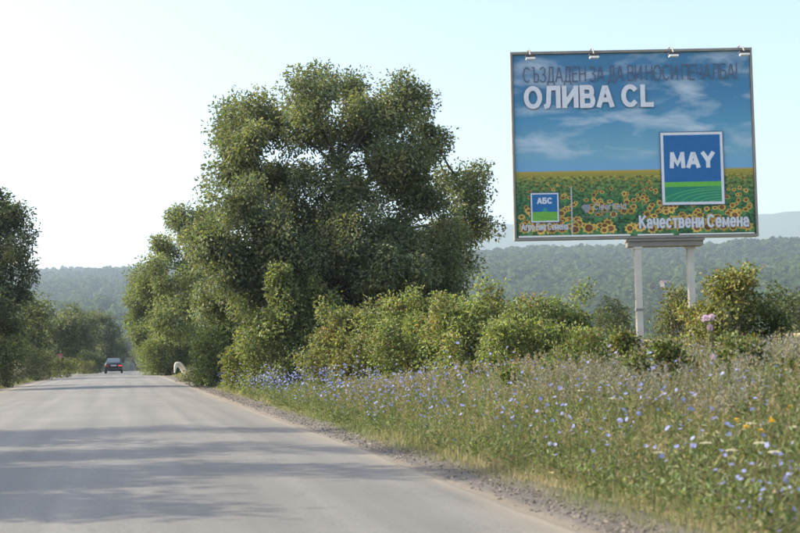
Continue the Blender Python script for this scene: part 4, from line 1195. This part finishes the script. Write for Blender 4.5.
# ------------------------------------------------------------------ car ahead
CAR = mat_plain('car_paint', (.012, .022, .022), .25, .3, noise=.1)
GLASS = mat_plain('car_glass', (.05, .065, .08), .08, noise=.05, spec=.8)
RUBBER = mat_plain('tyre_rubber', (.02, .02, .02), .85)
RIM = mat_plain('rim_metal', (.35, .35, .36), .35, .8)
REDL = mat_plain('tail_red', (.45, .03, .03), .25)
REDON = mat_plain('tail_red_lit', (.6, .04, .04), .25, emit=(1.0, .08, .07), estr=.25)
PLATE = mat_plain('plate_white', (.55, .56, .58), .4)
TRIM = mat_plain('black_trim', (.03, .03, .032), .5)
def car():
    D = 122.0
    p = P(113.6, 370, D); root = empty('car', (p[0], D, .045)); tag(root, 'dark car driving away down the road with its right tail light lit', 'car')
    # stations along y (0 = rear), half widths and heights
    ys = np.array([0, .06, .35, .9, 1.5, 2.2, 3.0, 3.7, 4.2, 4.38])
    hw = np.array([.74, .80, .835, .85, .85, .85, .85, .83, .78, .70])
    zb_ = np.array([.34, .28, .24, .22, .22, .22, .22, .22, .26, .34])
    zt = np.array([.86, .93, .97, .97, .95, .93, .92, .86, .76, .64])
    def loft(ys, prof, name, mat, smooth=True):
        k = len(prof[0]); v = np.array(prof).reshape(-1, 3); q = []
        for i in range(len(prof)-1):
            for j in range(k): q.append([i*k+j, i*k+(j+1) % k, (i+1)*k+(j+1) % k, (i+1)*k+j])
        t = [[j for j in range(k)][::-1], [(len(prof)-1)*k+j for j in range(k)]]
        return mesh_np(name, v, [np.array(q), np.array(t)], mat, root, smooth=smooth)
    pr = []
    for y, w_, b, t in zip(ys, hw, zb_, zt):
        m = b+(t-b)*.55
        pr.append([(-w_*.93, y, b), (-w_, y, b+.12), (-w_, y, m), (-w_*.965, y, t-.05), (-w_*.88, y, t), (w_*.88, y, t), (w_*.965, y, t-.05), (w_, y, m), (w_, y, b+.12), (w_*.93, y, b)])
    loft(ys, pr, 'body', CAR)
    cab = []
    for y, w_, z in ((.42, .70, .965), (.75, .68, 1.18), (1.1, .635, 1.36), (1.5, .62, 1.42), (2.1, .62, 1.42), (2.5, .64, 1.36), (3.1, .70, 1.05), (3.35, .72, .93)):
        cab.append([(-w_-.05*(z < 1.2), y, .90), (-w_-.03, y, .90+(z-.90)*.5), (-w_+.02, y, z-.04), (-w_+.10, y, z), (w_-.10, y, z), (w_-.02, y, z-.04), (w_+.03, y, .90+(z-.90)*.5), (w_+.05*(z < 1.2), y, .90)])
    loft(None, cab, 'cabin', CAR)
    def quad(name, pts, mat, parent=root): return mesh_np(name, pts, np.array([[0, 1, 2, 3]]), mat, parent)
    quad('rear_window', [(-.60, .475, 1.03), (.60, .475, 1.03), (.53, 1.02, 1.335), (-.53, 1.02, 1.335)], GLASS)
    for sx in (-1, 1):
        w0 = mesh_np('side_window', [(sx*.745, .95, 1.0), (sx*.755, 2.75, 1.0), (sx*.66, 2.2, 1.33), (sx*.655, 1.25, 1.33)], np.array([[0, 1, 2, 3]]), GLASS, root)
        def bx(name, lo, hi, mat):
            g = Geo(); g.box(lo, hi); return g.build(name, mat, root)
        a, b = sorted((sx*.44, sx*.76))
        o = bx('tail_light', (a, -.025, .66), (b, .10, .80), REDON if sx > 0 else REDL)
        if sx > 0: o['label'] = 'lit red tail light'
        a, b = sorted((sx*.80, sx*.97)); bx('mirror', (a, 2.55, .98), (b, 2.66, 1.10), CAR)
        for y in (.78, 3.5):
            wr = empty('wheel', (sx*.74, y, .30), parent=root)
            g = Geo()
            th = np.linspace(0, 2*pi, 25)[:-1]
            for x0, x1, r0, nm, mt in ((-.10, .10, .31, 'tyre', RUBBER), (-.103, .103, .19, 'rim', RIM)):
                v = np.array([(x, r0*cos(t), r0*sin(t)) for x in (x0, x1) for t in th]); k = 24
                q = [[j, (j+1) % k, k+(j+1) % k, k+j] for j in range(k)]
                mesh_np(nm, v, [np.array(q), np.array([list(range(k))[::-1], list(range(k, 2*k))])], mt, wr)
    def bx(name, lo, hi, mat):
        g = Geo(); g.box(lo, hi); return g.build(name, mat, root)
    bx('number_plate', (-.26, -.018, .70), (.26, .05, .80), PLATE)
    bx('bumper', (-.79, -.07, .33), (.79, .10, .56), TRIM)
    bx('exhaust', (-.52, -.05, .22), (-.46, .25, .28), RIM)
car()

# ------------------------------------------------------------------ small roadside things
def bent_rail():
    D = 74.0
    PALE = mat_plain('cream_metal', (.72, .66, .54), .55, noise=.12, scale=6)
    x0 = P(178, 370, D)[0]; b = gp(x0, D)
    root = empty('guardrail_end', b); tag(root, 'bent cream rail end arching out of the verge grass right of the car', 'guardrail')
    path = [P(x, y, D)-b for x, y in ((187.5, 380), (185.2, 373), (182.5, 367.5), (179.5, 364.4), (177, 364.2), (175.6, 366), (174.8, 369), (174.4, 373))]
    path = np.array(path); path[:, 1] += np.linspace(.2, -.35, len(path))
    t = np.linspace(0, 1, 40); tt = np.linspace(0, 1, len(path))
    c = np.stack([np.interp(t, tt, path[:, k]) for k in range(3)], -1)
    for _ in range(3): c[1:-1] = (c[:-2]+2*c[1:-1]+c[2:])/4
    wd = np.interp(t, [0, .4, .62, .8, 1], [.36, .36, .30, .15, .06])
    tan = unit(np.gradient(c, axis=0)); side = unit(np.cross(tan, np.array([.25, 1, 0.])))     # in the picture plane
    wside = unit(np.cross(side, tan)*.45 + side*.9)
    nor = np.cross(tan, wside)
    prof = [(-.5, 0), (-.35, .16), (-.2, .16), (0, -.05), (.2, .16), (.35, .16), (.5, 0)]
    k = len(prof); V = []
    for off in (0, .012):
        for i in range(40):
            for u, h in prof: V.append(c[i]+wside[i]*u*wd[i]+nor[i]*(h*wd[i]*.8+off))
    V = np.array(V); Q = []
    n1 = 40*k
    for i in range(39):
        for j in range(k-1):
            a = i*k+j; Q += [[a, a+1, a+k+1, a+k], [n1+a, n1+a+k, n1+a+k+1, n1+a+1]]
        a = i*k; Q += [[a, a+k, n1+a+k, n1+a], [a+k-1, n1+a+k-1, n1+a+2*k-1, a+2*k-1]]
    mesh_np('rail', V, np.array(Q), PALE, root, smooth=True)
    g = Geo(); g.box((path[0][0]-.05, path[0][1]-.05, -.3), (path[0][0]+.05, path[0][1]+.05, .35)); g.build('post', METAL, root)
bent_rail()

def road_sign():
    D = 101.0
    c = P(60.2, 356.3, D); b = gp(c[0], D); h = c[2]-b[2]
    root = empty('road_sign', b); tag(root, 'small faded red road sign on a post among the left trees', 'road sign')
    g = Geo(); g.tube([[0, .03, -.2], [0, .03, h+.25]], .025, 6); g.build('post', METAL, root)
    RED = mat_plain('sign_red', (.34, .10, .10), .6); WHT = mat_plain('sign_white', (.4, .26, .26), .6)
    g = Geo(); g.box((-.18, -.012, h-.2), (.18, 0, h+.2)); pl = g.build('plate', RED, root)
    g = Geo(); g.box((-.13, -.018, h-.04), (.13, -.0125, h+.03)); g.build('white_bar', WHT, pl)
road_sign()

# ------------------------------------------------------------------ wooded hills, village, far mountains
def forest():
    n = 15500
    az = np.radians(np.concatenate([rng.uniform(-9, 2.5, 4200), rng.uniform(13.5, 33, n-4200)]))
    azd = np.degrees(az); Rr, _ = ridge(azd)
    t = rng.random(n)**.8
    R = 640 + (Rr+35-640)*t
    x, y = R*np.sin(az), R*np.cos(az)
    strip = (R/Rr > .84) & (R/Rr < .955) & (azd < 3) & (azd > -3.2) & (fbm(x/150, y/60, 77) > -.25)
    keep = ~strip
    for hx, hy in HOUSE_XY:
        keep &= ~((np.abs(x-hx*(R/np.hypot(hx, hy))) < 9) & (R < np.hypot(hx, hy)+14) & (R > np.hypot(hx, hy)-150))
    x, y, R = x[keep], y[keep], R[keep]; n = len(x)
    z = ground_z(x, y)
    nz = fbm(x/120, y/120, 78)
    s = (3.6+3.2*rng.random(n)**1.5)*(1+.25*nz)
    hh = s*(.9+.6*rng.random(n))
    q = 26
    u = unit(rng.normal(size=(n, q, 3))); u[..., 2] = np.abs(u[..., 2])*1.0-.15
    cen = np.stack([x, y, z+hh*.7], -1)
    p = cen[:, None] + u*np.stack([s, s, hh], -1)[:, None]*(.8+.3*rng.random((n, q, 1)))
    d = unit(np.cross(u, rng.normal(size=(n, q, 3)))+rng.normal(size=(n, q, 3))*.25)
    base = np.array([.044, .075, .030])
    c = base*(1+.16*rng.normal(size=(n, 1)).clip(-1.6, 1.8))*(1+.35*nz[:, None])
    c[:, 0] *= 1+.2*rng.random(n)
    light = rng.random(n) < .10
    c[light] = np.array([.068, .098, .04])
    L = np.repeat(s*1.05, q)*(.7+.6*rng.random(n*q))
    v, f, tt = leaf_arrays(p.reshape(-1, 3)-d.reshape(-1, 3)*L[:, None]*.5, d.reshape(-1, 3), L, L*.75, np.repeat(c, q, 0), .12, (u+.12*rng.normal(size=u.shape)).reshape(-1, 3))
    tag(mesh_np('forest', v, f, FARLEAF, tint=np.clip(tt, .01, .3)), 'unbroken wood covering the far hillside', 'forest', kind='stuff')
HOUSES = [((666, 300), 1060, 'pale little house with a faint red roof on the wooded hillside between the billboard posts', 9, (.12, .115, .11), (.10, .065, .06)),
          ((772, 294), 1130, 'tiny house with a reddish roof on the hillside near the right edge', 11, (.11, .105, .10), (.11, .065, .06))]
HOUSE_XY = []
for (px, py), D, *_ in HOUSES:
    p = P(px, py, D); HOUSE_XY.append((p[0], p[1]))
forest()
for (hx, hy), (pp, D, lab, wd, wc, rc) in zip(HOUSE_XY, HOUSES):
    zg = float(ground_z(hx, hy)); zp = P(pp[0], pp[1], D)[2]
    b = np.array([hx, hy, zg])
    root = empty('house', b, .3); tag(root, lab, 'house')
    g = Geo(); hgt = max(4.5, zp-zg+3); hw_ = wd/2
    g.box((-hw_, -3.5, -1), (hw_, 3.5, hgt)); g.build('wall', mat_plain('render_wall', wc, .8), root)
    v = [(-hw_-.5, -4, hgt), (hw_+.5, -4, hgt), (hw_+.5, 4, hgt), (-hw_-.5, 4, hgt), (-hw_-.5, 0, hgt+2.4), (hw_+.5, 0, hgt+2.4)]
    mesh_np('roof', v, [np.array([[0, 1, 5, 4], [2, 3, 4, 5]]), np.array([[1, 2, 5], [3, 0, 4]])], mat_plain('roof_tile', rc, .8), root)
    for a in (-.25, .25):
        g = Geo(); g.box((wd*a-.6, -3.56, hgt-2.6), (wd*a+.6, -3.45, hgt-1.2)); g.build('window', GLASS, root)

def mountains():
    az = np.radians(np.arange(-30, 50, .35)); azd = np.degrees(az)
    el = np.interp(azd, [-30, -6, 0, 8, 14, 17, 20, 24, 28, 34, 50], [.06, .071, .072, .088, .103, .105, .100, .098, .105, .103, .08])
    el = el*(1+.02*fbm(azd*.6, azd*0, 15, 4))
    rows = []
    for R, k in ((3350, 0), (3600, .45), (3850, .82), (4000, 1.0), (4300, .7), (4600, .2)):
        rows.append(np.stack([R*np.sin(az), R*np.cos(az), k*el*4000*(1+(.03*fbm(azd*1.5, azd*0+R, 16) if k < 1 else 0)) - (20 if k == 0 else 0)], -1))
    V = np.vstack(rows); n = len(az)
    i, j = np.meshgrid(np.arange(len(rows)-1), np.arange(n-1), indexing='ij')
    Q = np.stack([i*n+j, i*n+j+1, (i+1)*n+j+1, (i+1)*n+j], -1).reshape(-1, 4)[:, ::-1]
    tag(mesh_np('mountains', V, Q, GROUND, tint=np.broadcast_to(np.array([.07, .09, .06]), (len(V), 3)), smooth=True), kind='structure')
mountains()

# ------------------------------------------------------------------ haze
def haze():
    g = Geo(); g.box((-5000, -5000, -40), (5000, 5000, 480))
    m, n, out = mat_new('haze')
    v = n.nodes.new('ShaderNodeVolumePrincipled')
    v.inputs['Color'].default_value = (.66, .81, 1.0, 1)
    v.inputs['Density'].default_value = 1.6e-4
    v.inputs['Anisotropy'].default_value = .35
    n.links.new(v.outputs[0], out.inputs['Volume'])
    o = g.build('haze', m); tag(o, 'pale summer haze over the valley', 'haze', kind='stuff')
haze()
